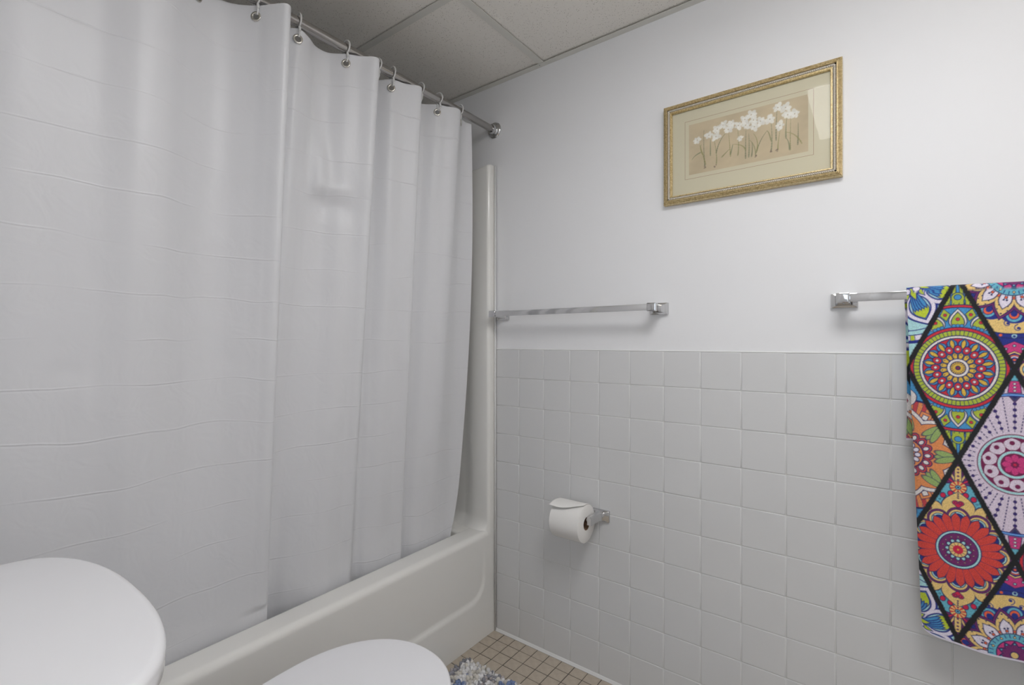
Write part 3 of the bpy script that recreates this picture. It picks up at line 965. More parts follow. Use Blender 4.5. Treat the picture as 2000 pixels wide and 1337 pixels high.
for k in range(4):
    bm = bmesh.new()
    R_ = [[bm.verts.new(p) for p in side_pts(k, i_, y)] for i_, y in mp]
    for q, (A, B) in enumerate(zip(R_, R_[1:])):
        bm.faces.new((A[0], A[1], B[1], B[0]))
    R2 = [[bm.verts.new(p) for p in side_pts(k, i_, y)] for i_, y in ip]
    for A, B in zip(R2, R2[1:]): bm.faces.new((A[0], A[1], B[1], B[0]))
    bmesh.ops.recalc_face_normals(bm, faces=list(bm.faces))
    fo = from_bm('frame_rail', bm, M['gilt'], pic, smooth=True); smooth_by_angle(fo, 28)
    # twisted rope bead along the rail
    bm = bmesh.new()
    L_ = Vector(side_pts(k, 0.018, -0.0165)[1]) - Vector(side_pts(k, 0.018, -0.0165)[0])
    n_ = int(L_.length / 0.0009)
    prev = None
    p0 = Vector(side_pts(k, 0.0163, -0.0152)[0]); d_ = (Vector(side_pts(k, 0.0163, -0.0152)[1]) - p0)
    dn = d_.normalized(); inw = Vector((0, 1, 0)).cross(dn); outy = Vector((0, -1, 0))
    for q in range(n_ + 1):
        c = p0 + d_ * (q / n_)
        ring = []
        for a in np.linspace(-0.2, PI + 0.2, 7):
            rr = 0.0036 * (1 + 0.26 * math.sin(q * 2 * PI / 5.0 + a * 2.4))
            ring.append(bm.verts.new(c + inw * math.cos(a) * rr + outy * math.sin(a) * rr))
        if prev:
            for a in range(6): bm.faces.new((prev[a], prev[a + 1], ring[a + 1], ring[a]))
        prev = ring
    bmesh.ops.recalc_face_normals(bm, faces=list(bm.faces))
    from_bm('rope_bead', bm, M['pewter'], fo, smooth=True)
matb = box('mat_board', (FX_0 + 0.018, -0.0060, FZ_0 + 0.018), (FX_1 - 0.018, 0.0015, FZ_1 - 0.018), M['mat_board'], pic)
ax0, ax1, az0, az1 = 0.7225, 1.0245, 1.6325, 1.782
bm = bmesh.new()
rx0, rx1, rz0, rz1 = 0.7105, 1.0365, 1.6205, 1.7945
for lo, hi in (((rx0, rz0), (rx1, rz0 + .0009)), ((rx0, rz1 - .0009), (rx1, rz1)), ((rx0, rz0), (rx0 + .0009, rz1)), ((rx1 - .0009, rz0), (rx1, rz1))):
    box_bm(bm, (lo[0], -0.00615, lo[1]), (hi[0], -0.0059, hi[1]))
from_bm('ruled_line', bm, M['rule'], matb)
nx, nz_ = 400, 200
gx, gz = np.meshgrid(np.linspace(ax0, ax1, nx), np.linspace(az0, az1, nz_), indexing='ij')
px, pz = gx.ravel(), gz.ravel()
def fbm(x, z, sc, seed):
    r = np.random.default_rng(seed); v = np.zeros_like(x)
    for o_ in range(4):
        for _ in range(5):
            a = r.uniform(0, 2 * PI); f = sc * 1.9 ** o_ * r.uniform(.7, 1.3)
            v += np.sin((x * math.cos(a) + z * math.sin(a)) * f + r.uniform(0, 6.28)) / 1.7 ** o_
    return v / 6
base = np.array([0.62, 0.52, 0.355])
pt = Paint(px, pz, base, 0.0016)
nzv = fbm(px, pz, 60, 3)
pt.C *= (1 + 0.10 * nzv)[:, None]
pt.C += np.clip(fbm(px, pz, 25, 5), 0, 1)[:, None] * np.array([.05, .045, .03])
STEMS = [[(0.768, 1.649), (0.765, 1.691), (0.765, 1.755)], [(0.77, 1.655), (0.76, 1.692), (0.753, 1.715)], [(0.756, 1.693), (0.741, 1.687), (0.731, 1.677)], [(0.799, 1.649), (0.799, 1.682), (0.791, 1.731)], [(0.799, 1.682), (0.808, 1.71), (0.823, 1.731)], [(0.837, 1.663), (0.835, 1.695), (0.832, 1.729)], [(0.837, 1.669), (0.841, 1.685), (0.843, 1.695)], [(0.814, 1.666), (0.825, 1.676), (0.834, 1.684)], [(0.876, 1.648), (0.876, 1.684), (0.877, 1.725)], [(0.876, 1.672), (0.865, 1.687), (0.844, 1.695)], [(0.884, 1.65), (0.885, 1.682), (0.884, 1.715)], [(0.901, 1.65), (0.898, 1.675), (0.887, 1.696)], [(0.903, 1.658), (0.913, 1.687), (0.929, 1.711)], [(0.904, 1.662), (0.905, 1.689), (0.896, 1.712)], [(0.939, 1.653), (0.941, 1.688), (0.939, 1.732)], [(0.939, 1.681), (0.934, 1.702), (0.929, 1.711)], [(0.951, 1.68), (0.951, 1.715), (0.953, 1.758)], [(0.955, 1.653), (0.956, 1.673), (0.96, 1.703)], [(0.974, 1.68), (0.974, 1.707), (0.976, 1.732)], [(0.984, 1.646), (0.984, 1.677), (0.985, 1.727)], [(1.001, 1.656), (1.002, 1.684), (1.002, 1.713)], [(1.01, 1.657), (0.994, 1.683), (0.972, 1.696)], [(0.783, 1.678), (0.783, 1.703), (0.783, 1.724)], [(0.856, 1.661), (0.858, 1.689), (0.856, 1.735)], [(0.891, 1.65), (0.893, 1.67), (0.892, 1.689)], [(0.762, 1.685), (0.756, 1.703), (0.757, 1.716)], [(0.982, 1.647), (0.98, 1.667), (0.974, 1.68)]]
FLOW = [(0.746, 1.732), (0.779, 1.738), (0.802, 1.75), (0.817, 1.758), (0.798, 1.729), (0.841, 1.755), (0.831, 1.741), (0.858, 1.745), (0.874, 1.758), (0.876, 1.741), (0.89, 1.766), (0.896, 1.75), (0.898, 1.731), (0.913, 1.742), (0.936, 1.741), (0.955, 1.767), (0.96, 1.717), (0.973, 1.762), (0.978, 1.741), (0.994, 1.739), (0.863, 1.708)]
rs = random.Random(4)
for k, st_ in enumerate(STEMS):
    a, b, c = [np.array(p) for p in st_]
    ctl = 2 * b - (a + c) / 2
    col = [(0.13, 0.17, 0.10), (0.30, 0.29, 0.11), (0.16, 0.21, 0.12), (0.24, 0.25, 0.11)][k % 4]
    prev = a
    for t in np.linspace(0, 1, 11)[1:]:
        q = (1 - t) ** 2 * a + 2 * t * (1 - t) * ctl + t * t * c
        d, _ = seg_d(px, pz, prev, q)
        pt.put(d - (0.0017 * (1 - t * 0.65)), col, 0.55)
        prev = q
for bx, bz in ((0.796, 1.645), (0.768, 1.648), (0.952, 1.652), (0.938, 1.655), (0.9, 1.648)):
    for _ in range(4):
        d = np.hypot(px - bx - rs.uniform(-.003, .003), pz - bz - rs.uniform(-.004, .003)) - 0.002
        pt.put(d, (0.20, 0.13, 0.12), 0.5)
for k, (fx_, fz_) in enumerate(FLOW):
    big = 0.62 if k == 20 else 1.0
    for q in range(6):
        a = q * PI / 3 + rs.uniform(-.35, .35)
        ln = 0.0105 * rs.uniform(0.75, 1.2) * big
        cx_, cz_ = fx_ + math.cos(a) * ln * .62, fz_ + math.sin(a) * ln * .62
        u = (px - cx_) * math.cos(a) + (pz - cz_) * math.sin(a); v = -(px - cx_) * math.sin(a) + (pz - cz_) * math.cos(a)
        d = (np.hypot(u / (ln * .62), v / (ln * .42)) - 1) * ln * .4
        pt.put(d, np.array((0.90, 0.885, 0.82)) * rs.uniform(.86, 1.03), 0.86)
    pt.put(np.hypot(px - fx_, pz - fz_) - 0.0016 * big, (0.45, 0.33, 0.14), 0.7)
for k in range(26):
    fx_, fz_ = rs.choice(FLOW[:20]); fx_ += rs.uniform(-.009, .009); fz_ += rs.uniform(-.010, .004)
    pt.put(np.hypot((px - fx_), (pz - fz_) * 1.4) - rs.uniform(.0018, .0036), (0.90, 0.885, 0.83), .8)
Pp = np.stack([gx, np.full_like(gx, -0.0063), gz], -1)
me = grid_mesh('flower_print', Pp, flip=False)
set_print(me, np.clip(pt.C, 0.01, 0.95))
link_mesh('flower_print', me, M['art'], pic)
bm = bmesh.new()
v = [bm.verts.new((x, -0.0085, z)) for x, z in ((FX_0 + .022, FZ_0 + .022), (FX_1 - .022, FZ_0 + .022), (FX_1 - .022, FZ_1 - .022), (FX_0 + .022, FZ_1 - .022))]
bm.faces.new(v)
from_bm('glass_pane', bm, M['glass'], pic)

# ------------------------------------------------------------------ patterned towel
LX, LZ_, NX0, NZ0 = 0.084, 0.195, 1.303, 0.882     # half diagonals of the lozenges, one node
def L(r, g_, b_, k=1.22):
    c = lin((r, g_, b_)) * k
    return np.clip(c * 0.94 + 0.06 * c.mean(), 0.004, 0.9)
NAVY = L(28, 30, 90, 1.2); BLK = np.array((0.010, 0.011, 0.014)); WHT = L(214, 208, 205); RED = L(196, 32, 44); BLUE = L(56, 138, 190)
GRN = L(165, 180, 45); YEL = L(208, 170, 50); LBL = L(160, 205, 208); PNK = L(196, 46, 118); PUR = L(110, 30, 98); TEAL = L(92, 170, 190)
SAND = L(220, 186, 112); CRIM = L(200, 8, 62); COR = L(205, 58, 48); LIL = L(205, 190, 206); MAR = L(112, 14, 72); ORG = L(214, 132, 72)
SAGE = L(140, 165, 95); DEEP = L(24, 40, 128); BRED = L(186, 56, 62); LAV = L(216, 208, 226); TORG = L(226, 92, 36); LIME = L(180, 196, 30)
RXU, RZU = 0.078, 0.0875
def paint_towel(x, z):
    C = np.zeros((len(x), 3))
    # lozenge index
    a_ = (x - NX0) / LX; b_ = (z - NZ0) / LZ_
    p_ = np.floor((a_ + b_) / 2 + 0.0); q_ = np.floor((b_ - a_) / 2 + 0.0)
    # cell centre in node units
    ci = p_ - q_; cj = p_ + q_ + 1
    cells = {}
    for i_, j_ in set(zip(ci.astype(int).tolist(), cj.astype(int).tolist())):
        sel = np.nonzero((ci == i_) & (cj == j_))[0]
        cx, cz = NX0 + i_ * LX, NZ0 + j_ * LZ_
        X, Z = x[sel] - cx, z[sel] - cz
        # type by position: column parity and row
        if i_ % 2 == 0:
            kind = 'D1' if (j_ - 1) % 4 == 0 else 'D2'
            if (i_ // 2) % 2: kind = 'D2' if kind == 'D1' else 'D1'
        else:
            row = (j_ // 2) % 2
            if (i_ - 1) // 2 % 2 == 0: kind = 'LIL' if row == 0 else 'B'
            else: kind = 'ORG' if row == 0 else 'A'
        C[sel] = globals()['t_' + kind](X, Z)
    # black bands between the lozenges
    nrm = math.hypot(1 / LX, 1 / LZ_)
    d1 = np.abs(((a_ + b_) / 2 - np.round((a_ + b_) / 2)) * 2) / nrm
    d2 = np.abs(((b_ - a_) / 2 - np.round((b_ - a_) / 2)) * 2) / nrm
    d = np.minimum(d1, d2) - 0.0048 - 0.0006 * np.sin(x * 900) * np.sin(z * 700)
    al = np.clip(0.5 - d / 0.0022, 0, 1)[:, None]
    return C * (1 - al) + BLK * al
AA = 0.0013
class Man:
    """mandala cell: elliptical polar coordinates, distances in metres"""
    def __init__(s, X, Z, bg):
        s.p = Paint(X, Z, bg, AA); s.X, s.Z = X, Z
        s.u, s.v = X / RXU, Z / RZU
        s.r = np.hypot(s.u, s.v); s.th = np.arctan2(s.u, s.v); s.S = 0.082
    def ring(s, r0, r1, col, ol=NAVY, w=0.0009):
        d = np.maximum(r0 - s.r, s.r - r1) * s.S
        s.p.put(d, col)
        if ol is not None:
            s.p.line((s.r - r1) * s.S, w, ol)
            if r0 > 0: s.p.line((s.r - r0) * s.S, w, ol)
    def fold(s, n, off=0.0):
        t = (s.th + off + PI / n) % (2 * PI / n) - PI / n
        return s.r * np.sin(t), s.r * np.cos(t), t
    def ell(s, n, q0, a, b, col, ol=NAVY, off=0.0, w=0.0008):
        P_, Q, _ = s.fold(n, off)
        d = (np.hypot(P_ / a, (Q - q0) / b) - 1) * min(a, b) * s.S
        s.p.shape(d, col, ol, w)
    def leaf(s, n, q0, q1, hw, col, ol=NAVY, off=0.0, fat=0.35, w=0.0008):
        """pointed petal from q0 to q1 (radial), widest at fat of its length"""
        P_, Q, _ = s.fold(n, off)
        t = (Q - q0) / (q1 - q0)
        tt = np.clip(t, 0, 1)
        wd = np.where(tt < fat, np.sqrt(np.clip(1 - ((fat - tt) / fat) ** 2, 0, 1)), np.cos(np.clip((tt - fat) / (1 - fat), 0, 1) * PI / 2))
        d = np.maximum(np.abs(P_) - hw * wd, np.maximum(-t, t - 1) * (q1 - q0)) * s.S * 0.8
        s.p.shape(d, col, ol, w)
    def rays(s, n, r0, r1, w, col, off=0.0, dash=None):
        P_, Q, t = s.fold(n, off)
        d = np.maximum(np.abs(P_) * s.S - w, np.maximum(r0 - s.r, s.r - r1) * s.S)
        if dash: d = np.maximum(d, (np.abs(((s.r * s.S) / dash) % 1 - 0.5) - 0.32) * dash)
        s.p.put(d, col)
    def dots(s, n, rs_, rad, col, ol=None, off=0.0):
        for k, q in enumerate(rs_):
            rr = rad[k] if hasattr(rad, '__len__') else rad
            P_, Q, _ = s.fold(n, off)
            d = np.hypot(P_, Q - q) * s.S - rr
            s.p.shape(d, col, ol, 0.0005)
def t_D1(X, Z):
    m = Man(X, Z, BLUE)
    m.ring(1.62, 3, BLUE, None)
    zz = np.abs(Z)
    # tips: green stems, eyelets and white leaves
    p = m.p
    for sx in (-1, 1):
        d = np.abs(X - sx * 0.0062 - sx * (0.155 - zz) * 0.05) - 0.0028
        p.shape(np.maximum(d, 0.148 - zz), GRN, NAVY)
        d, _ = seg_d(X, zz, (sx * 0.015, 0.155), (sx * 0.009, 0.180))
        p.shape(d - 0.0030, WHT, NAVY)
    for cx_ in (0, -0.0215, 0.0215):
        d = np.maximum(np.hypot((X - cx_) / 1.0, (zz - 0.150) / 1.2) - 0.0105, -1)
        d2 = np.maximum(np.abs(X - cx_) - 0.0095, np.maximum(zz - 0.150, 0.131 - zz))
        p.shape(np.minimum(d, d2), GRN, NAVY)
        p.shape(np.hypot(X - cx_, zz - 0.1525) - 0.0058, BLUE, NAVY)
    comb = np.maximum(np.abs(((X / 0.0042) % 1) - 0.5) * 0.0042 - 0.0007, np.maximum(0.130 - zz, zz - 0.1405 + 0.004 * (np.floor(X / 0.0042) % 2)))
    p.put(comb, NAVY)
    m.ring(1.00, 1.50, BLUE, None)
    m.leaf(16, 0.98, 1.46, 0.185, WHT)
    m.leaf(16, 0.98, 1.38, 0.135, GRN)
    m.dots(16, [1.20], 0.0033, RED, NAVY)
    for o_ in (-0.075, 0, 0.075):
        m.dots(16, [1.035], 0.0036, BLUE, NAVY, off=o_)
    P_, Q, _ = m.fold(16, PI / 16)
    d = (np.abs(P_) / 0.11 + np.abs(Q - 1.33) / 0.16 - 1) * 0.008
    p.shape(d, GRN, NAVY)
    m.dots(16, [1.33], 0.0030, RED, NAVY, off=PI / 16)
    m.ring(1.49, 1.555, RED)
    m.ring(0.0, 1.0, RED)
    m.ring(0.795, 0.925, GRN)
    t = np.abs(((m.th / (2 * PI) * 64) % 1) - 0.5)
    m.p.put(np.maximum((t - 0.09) * 2 * PI / 64 * m.r * m.S, np.maximum(0.795 - m.r, m.r - 0.925) * m.S), NAVY)
    m.ring(0.725, 0.795, WHT)
    m.ring(0.0, 0.725, RED)
    m.leaf(16, 0.40, 0.735, 0.105, BLUE, off=PI / 16, fat=0.62)
    m.leaf(16, 0.48, 0.71, 0.050, YEL, off=PI / 16, fat=0.6)
    m.ring(0.0, 0.40, BLUE, None)
    m.ell(16, 0.46, 0.078, 0.10, RED)
    m.dots(16, [0.46], 0.0028, WHT, NAVY)
    m.leaf(16, 0.21, 0.375, 0.055, YEL, fat=0.65, off=PI / 16)
    m.dots(16, [0.325], 0.0011, NAVY, off=PI / 16)
    m.ring(0.0, 0.225, WHT)
    m.ring(0.0, 0.155, YEL)
    m.rays(18, 0.10, 0.15, 0.0006, NAVY)
    m.ring(0.0, 0.045, MAR)
    return m.p.C
def heart(p, cx, cz, s, sg, X, Z):
    u, v = (X - cx) / s, (Z - cz) / s * sg
    d = np.minimum(np.hypot(u - 0.5, v - 0.25) - 0.56, np.hypot(u + 0.5, v - 0.25) - 0.56)
    d = np.minimum(d, np.maximum(np.abs(u) * 0.78 + (-v) * 0.62 - 0.70, v - 0.25))
    p.shape(d * s, CRIM, NAVY)
    for q in (-0.45, 0.45):
        p.line((np.hypot(u - q, v - 0.25) - 0.28) * s, 0.0006, NAVY)
def t_D2(X, Z):
    m = Man(X, Z, PUR); p = m.p
    zz = np.abs(Z)
    # tips
    for a in np.linspace(-0.9, 0.9, 5):
        d, _ = seg_d(X, zz, (0.0, 0.138), (0.03 * math.sin(a), 0.138 + 0.03 * math.cos(a)))
        p.shape(d - 0.0022, CRIM if abs(a) > .5 else SAND, NAVY)
    d, _ = seg_d(X, zz, (0, 0.150), (0, 0.174)); p.shape(d - 0.0056, SAND, NAVY)
    for q in (0.150, 0.158, 0.166, 0.173): p.shape(np.hypot(X, zz - q) - 0.0015, PUR, NAVY, 0.0004)
    # pale blue shoulders with drops
    m.ring(0.0, 1.62, TEAL)
    for sx in (-1, 1):
        for q, w_ in (((0.012, 0.119), 0.0045), ((0.024, 0.113), 0.0045)):
            p.shape(np.hypot((X - sx * q[0]), (zz - q[1]) * .8) - w_, CRIM, NAVY)
        p.shape(np.hypot((X - sx * 0.0185), (zz - 0.101) * .7) - 0.0052, COR, NAVY)
        p.shape(np.hypot((X - sx * 0.0185), (zz - 0.103)) - 0.0022, PUR, NAVY)
        for q in ((0.008, 0.108), (0.017, 0.112), (0.029, 0.104), (0.032, 0.097)):
            p.line(np.hypot(X - sx * q[0], zz - q[1]) - 0.0016, 0.0004, NAVY)
    # small starburst near each tip
    sb = np.hypot(X, zz - 0.134); an = np.arctan2(X, zz - 0.134)
    p.shape(np.where(True, sb - 0.0135, 0), COR, NAVY)
    p.put(np.maximum(sb - 0.0128, (np.abs(((an / (2 * PI) * 10) % 1) - 0.5) - 0.24) * sb * 0.6), SAND)
    p.shape(sb - 0.0042, TEAL, NAVY); p.put(sb - 0.0018, NAVY)
    # sand-coloured petals with hearts
    m.leaf(10, 0.7, 1.42, 0.34, SAND, fat=0.5)
    for k in range(10):
        a = 2 * PI * k / 10
        heart(p, math.sin(a) * RXU * 1.12, math.cos(a) * RZU * 1.12, 0.0085, 1 if math.cos(a) > 0 else -1, X, Z)
    m.dots(10, [1.27, 1.32, 1.37], 0.0011, PUR, NAVY)
    # scalloped rings
    n = 12
    for q0, a_, col in ((0.80, 0.235, PUR), (0.79, 0.20, SAND), (0.775, 0.155, LBL), (0.76, 0.125, DEEP)):
        P_, Q, _ = m.fold(n, 0.0)
        p.shape((np.hypot(P_, Q - q0) - a_) * m.S, col, NAVY)
    m.ring(0.0, 0.80, PUR, None)
    # red petals
    m.leaf(24, 0.36, 0.90, 0.098, COR, fat=0.72, off=0.06)
    m.ring(0.0, 0.455, LBL)
    m.ring(0.0, 0.395, PUR)
    m.dots(14, [0.315], 0.0012, SAND, NAVY); m.dots(14, [0.27], 0.0016, MAR, None, off=.2)
    m.ell(12, 0.215, 0.042, 0.05, LBL)
    m.ring(0.0, 0.185, SAND); m.rays(12, 0.08, 0.185, 0.0005, MAR)
    m.ring(0.0, 0.105, CRIM, None); m.dots(1, [0.0], 0.0016, YEL)
    return p.C
def t_LIL(X, Z):
    m = Man(X, Z, LIL); p = m.p
    zz = np.abs(Z)
    INK = L(52, 34, 104, 1.2)
    n = 22
    m.rays(n, 0.76, 1.75, 0.0009, INK, off=PI / n, dash=0.0062)
    m.rays(n, 0.76, 1.45, 0.0005, INK)
    m.dots(n, [0.86, 1.00, 1.14, 1.28, 1.42], [0.0030, 0.0031, 0.0033, 0.0033, 0.0033], INK)
    # zig-zag borders towards the tips
    m.ring(1.60, 1.655, L(98, 158, 222), DEEP)
    sel = 1.655 - m.r
    p.put(np.maximum(sel * m.S, -1), LIL)
    d = np.maximum(np.abs(X) - 0.0085 + (zz - 0.16) * 0.10, 0.1465 - zz); p.shape(d, PNK, NAVY)
    for q in (0.151, 0.158, 0.165): p.shape(np.hypot(X, zz - q) - 0.0022, WHT, NAVY, .0005)
    for sx in (-1, 1):
        p.shape(np.maximum(np.abs(X - sx * 0.018) - 0.0028, 0.1465 - zz), BLUE, NAVY)
    p.shape(0.171 - zz, TEAL, NAVY)
    P_, Q, _ = m.fold(n, 0)
    for k_, (h_, col) in enumerate(((0.155, PNK), (0.10, TEAL), (0.05, DEEP))):
        d = np.maximum((np.abs(P_) * 0.85 - (Q - (1.60 - h_)) * 0.62), np.maximum(m.r - 1.60, 0)) * m.S
        d = np.where(m.r < 1.2, 1, d)
        p.shape(d, col, NAVY, .0005)
    m.ring(1.60, 1.655, L(98, 158, 222), DEEP)
    m.ring(0.0, 0.70, LBL, MAR)
    m.ring(0.0, 0.635, MAR, None)
    m.leaf(10, 0.33, 0.63, 0.165, LIL, MAR, fat=0.6, off=.1)
    m.dots(10, [0.505], 0.0042, MAR, None, off=.1)
    m.ring(0.0, 0.33, LBL, MAR); m.ring(0.0, 0.265, MAR, None)
    m.leaf(8, 0.06, 0.25, 0.075, PNK, MAR, fat=0.65); m.dots(1, [0.0], 0.003, CRIM, MAR)
    return p.C
def t_ORG(X, Z):
    m = Man(X, Z, BRED); p = m.p
    zz = np.abs(Z)
    # banded surround
    t = np.abs(((m.th / (2 * PI) * 40) % 1) - 0.5)
    p.put((t - 0.27) * 0.02, ORG); p.line((t - 0.27) * 0.02, 0.0005, NAVY)
    m.ring(1.36, 1.42, NAVY, None)
    p.shape((1.40 - m.r) * m.S, BLUE, NAVY)
    m.leaf(8, 1.22, 1.72, 0.22, WHT, fat=0.5); m.dots(8, [1.50], 0.0042, BRED, NAVY); m.rays(24, 1.3, 1.48, .0004, NAVY)
    P_, Q, _ = m.fold(8, PI / 8)
    d = np.maximum(np.abs(P_), np.abs(Q - 1.03)) - 0.13
    p.shape(d * m.S, ORG, NAVY); p.shape((np.maximum(np.abs(P_), np.abs(Q - 1.03)) - 0.062) * m.S, WHT, NAVY)
    # eight-pointed star outlined in white, green fans inside
    m.leaf(8, 0.30, 1.24, 0.42, WHT, fat=0.42)
    m.leaf(8, 0.30, 1.12, 0.35, ORG, fat=0.42)
    for o_, l_ in ((0, 1.05), (0.17, 1.00), (-0.17, 1.00)):
        P_, Q, _ = m.fold(8, 0.0)
        c_, s_ = math.cos(o_ * 1.6), math.sin(o_ * 1.6)
        u = P_ * c_ - (Q - 1.06) * s_; v = P_ * s_ + (Q - 1.06) * c_
        d = (np.hypot(u / 0.075, (v + 0.24) / 0.24) - 1) * 0.075 * m.S
        p.shape(d, SAGE, NAVY, .0005)
    m.ring(0.0, 0.55, ORG, None)
    m.ell(16, 0.46, 0.095, 0.12, BRED); m.ell(16, 0.45, 0.05, 0.07, WHT)
    m.ring(0.0, 0.36, ORG); m.ell(12, 0.24, 0.055, 0.07, LAV); m.ring(0, 0.13, YEL)
    return p.C
def t_A(X, Z):
    m = Man(X, Z, LBL); p = m.p
    m.ring(1.30, 1.42, LBL, DEEP); m.ring(1.42, 1.56, LAV, DEEP)
    t = np.abs(((m.th / (2 * PI) * 36) % 1) - 0.5)
    p.put(np.maximum((t - 0.17) * 0.02, np.maximum(1.42 - m.r, m.r - 1.56) * m.S), LIME)
    p.line(np.maximum((t - 0.2) * 0.02, np.maximum(1.42 - m.r, m.r - 1.56) * m.S), .0006, DEEP)
    m.ring(1.56, 1.63, DEEP, None)
    m.rays(18, 1.63, 2.6, 0.0010, DEEP); m.leaf(9, 1.62, 2.1, .2, LIME, DEEP)
    for q0, q1, hw, col in ((0.36, 1.26, 0.37, DEEP), (0.38, 1.22, 0.335, LAV), (0.44, 1.12, 0.245, DEEP), (0.46, 1.09, 0.22, LBL), (0.62, 1.06, 0.18, LIME)):
        m.leaf(8, q0, q1, hw, col, DEEP if col is not DEEP else None, fat=0.5, off=PI / 8)
    for o_ in (-.16, -.08, 0, .08, .16):
        m.leaf(8, 0.42, 0.84, 0.045, BLUE, DEEP, off=PI / 8 + o_, fat=.7)
    m.ring(0, 0.44, DEEP, None); m.leaf(16, 0.22, 0.56, .07, LIME, DEEP); m.ell(8, .30, .09, .08, LAV, DEEP)
    m.ring(0, .18, LBL, DEEP); m.dots(8, [1.30], .004, DEEP, DEEP)
    return p.C
def t_B(X, Z):
    m = Man(X, Z, DEEP); p = m.p
    zz = np.abs(Z)
    # magenta tip with eyes and rings
    p.shape(0.150 + np.abs(X) * 0.55 - zz - 0.012, PNK, NAVY)
    for cx_ in (-0.024, -0.012, 0, 0.012, 0.024): p.shape(np.hypot(X - cx_, zz - 0.147 - abs(cx_) * .55) - 0.0022, LBL, NAVY)
    p.shape(0.158 + np.abs(X) * 0.55 - zz, SAND, NAVY); p.shape(0.162 + np.abs(X) * 0.55 - zz, DEEP, NAVY)
    for rr, col in ((0.0105, TORG), (0.0078, LAV), (0.0050, DEEP), (0.0026, TORG)): p.shape(np.hypot(X, zz - 0.176) - rr, col, NAVY, .0004)
    # dark blue band with arcs
    m.ring(1.40, 1.50, DEEP, NAVY)
    m.dots(18, [1.45], 0.0045, LBL, DEEP); m.dots(18, [1.46], 0.0024, DEEP); m.dots(18, [1.45], .0025, TORG, None, off=PI / 18)
    m.ring(0, 1.40, SAND, NAVY)
    # scrolls
    for o_, q in ((0.06, 1.27), (-0.10, 1.16)):
        P_, Q, _ = m.fold(12, o_)
        rr = np.hypot(P_, Q - q); an = np.arctan2(P_, Q - q)
        p.line((rr - 0.05 - 0.012 * an) * m.S, 0.0008, DEEP)
        p.put((rr - 0.03) * m.S, DEEP)
    P_, Q, _ = m.fold(12, 0.02)
    p.put((np.hypot(P_ / 0.30, (Q - 0.86) / 0.30) - 1) * 0.02, DEEP)
    m.ring(0, 0.98, DEEP, None)
    m.ell(12, 0.97, 0.155, 0.16, TEAL, DEEP); m.ell(12, 0.95, 0.10, 0.11, TORG, DEEP); m.ell(12, 0.925, 0.065, 0.075, DEEP, None)
    # purple-edged petals with white hearts of two dots
    m.leaf(12, 0.35, 1.10, 0.235, PUR, NAVY, off=PI / 12, fat=.45); m.leaf(12, 0.38, 1.02, 0.19, SAND, NAVY, off=PI / 12, fat=.45)
    m.leaf(12, 0.40, 0.84, 0.125, LAV, NAVY, off=PI / 12, fat=.5)
    m.dots(12, [0.95], .0016, NAVY, None, off=PI / 12)
    for o_ in (-.16, .16): m.dots(12, [0.86, .76], .0013, NAVY, None, off=PI / 12 + o_ * .72)
    for o_ in (-.05, .05): m.dots(12, [0.62], .0018, NAVY, None, off=PI / 12 + o_); m.rays(12, .45, .6, .0005, NAVY, off=PI / 12 + o_ * .8)
    m.dots(24, [0.56], 0.0024, TORG, NAVY)
    m.ring(0, 0.50, TEAL, NAVY); m.rays(30, .40, .48, .0008, DEEP); m.dots(10, [.42], .002, SAND, NAVY)
    m.ring(0, 0.34, PNK, NAVY); m.leaf(10, .06, .32, .08, PUR, NAVY); m.dots(10, [.26], .0018, TEAL, NAVY); m.ring(0, .08, SAND)
    return p.C

TWX0, TWX1 = 1.219, 1.655
TTOP, TBOT = 1.2575, 0.481
towel = thing('bath_towel', ((TWX0 + TWX1) / 2, -0.07, TBOT), 'bright patterned towel printed with mandala lozenges draped over a chrome bar', 'towel')
nx = 400
BYc = -0.066
# path over the bar: list of (y, z, print z) going front bottom -> top -> back bottom
def towel_path():
    pts = []
    for z in np.linspace(TBOT, TTOP - 0.016, 690):
        k = (TTOP - z) / (TTOP - TBOT)
        y = BYc - 0.0115 - 0.006 * math.sin(k * PI) - 0.004 * k
        pts.append((y, z, z))
    for a in np.linspace(0, PI, 24)[1:]:
        pts.append((BYc - 0.0115 * math.cos(a), TTOP - 0.0115 + 0.0115 * math.sin(a), TTOP - 0.0115 + 0.0115 * a))
    return pts
path = towel_path()
back = [(BYc + 0.0115 + 0.016 * math.sin(min(1, k * 1.4) * PI / 2), TTOP - 0.0115 - 0.34 * k, TTOP + 0.0246 + 0.34 * k) for k in np.linspace(0, 1, 120)[1:]]
path = np.array(path + back)
ny = len(path)
u = np.linspace(0, 1, nx)
P = np.zeros((nx, ny, 3)); UVx = np.zeros((nx, ny)); UVz = np.zeros((nx, ny))
nfront = 690
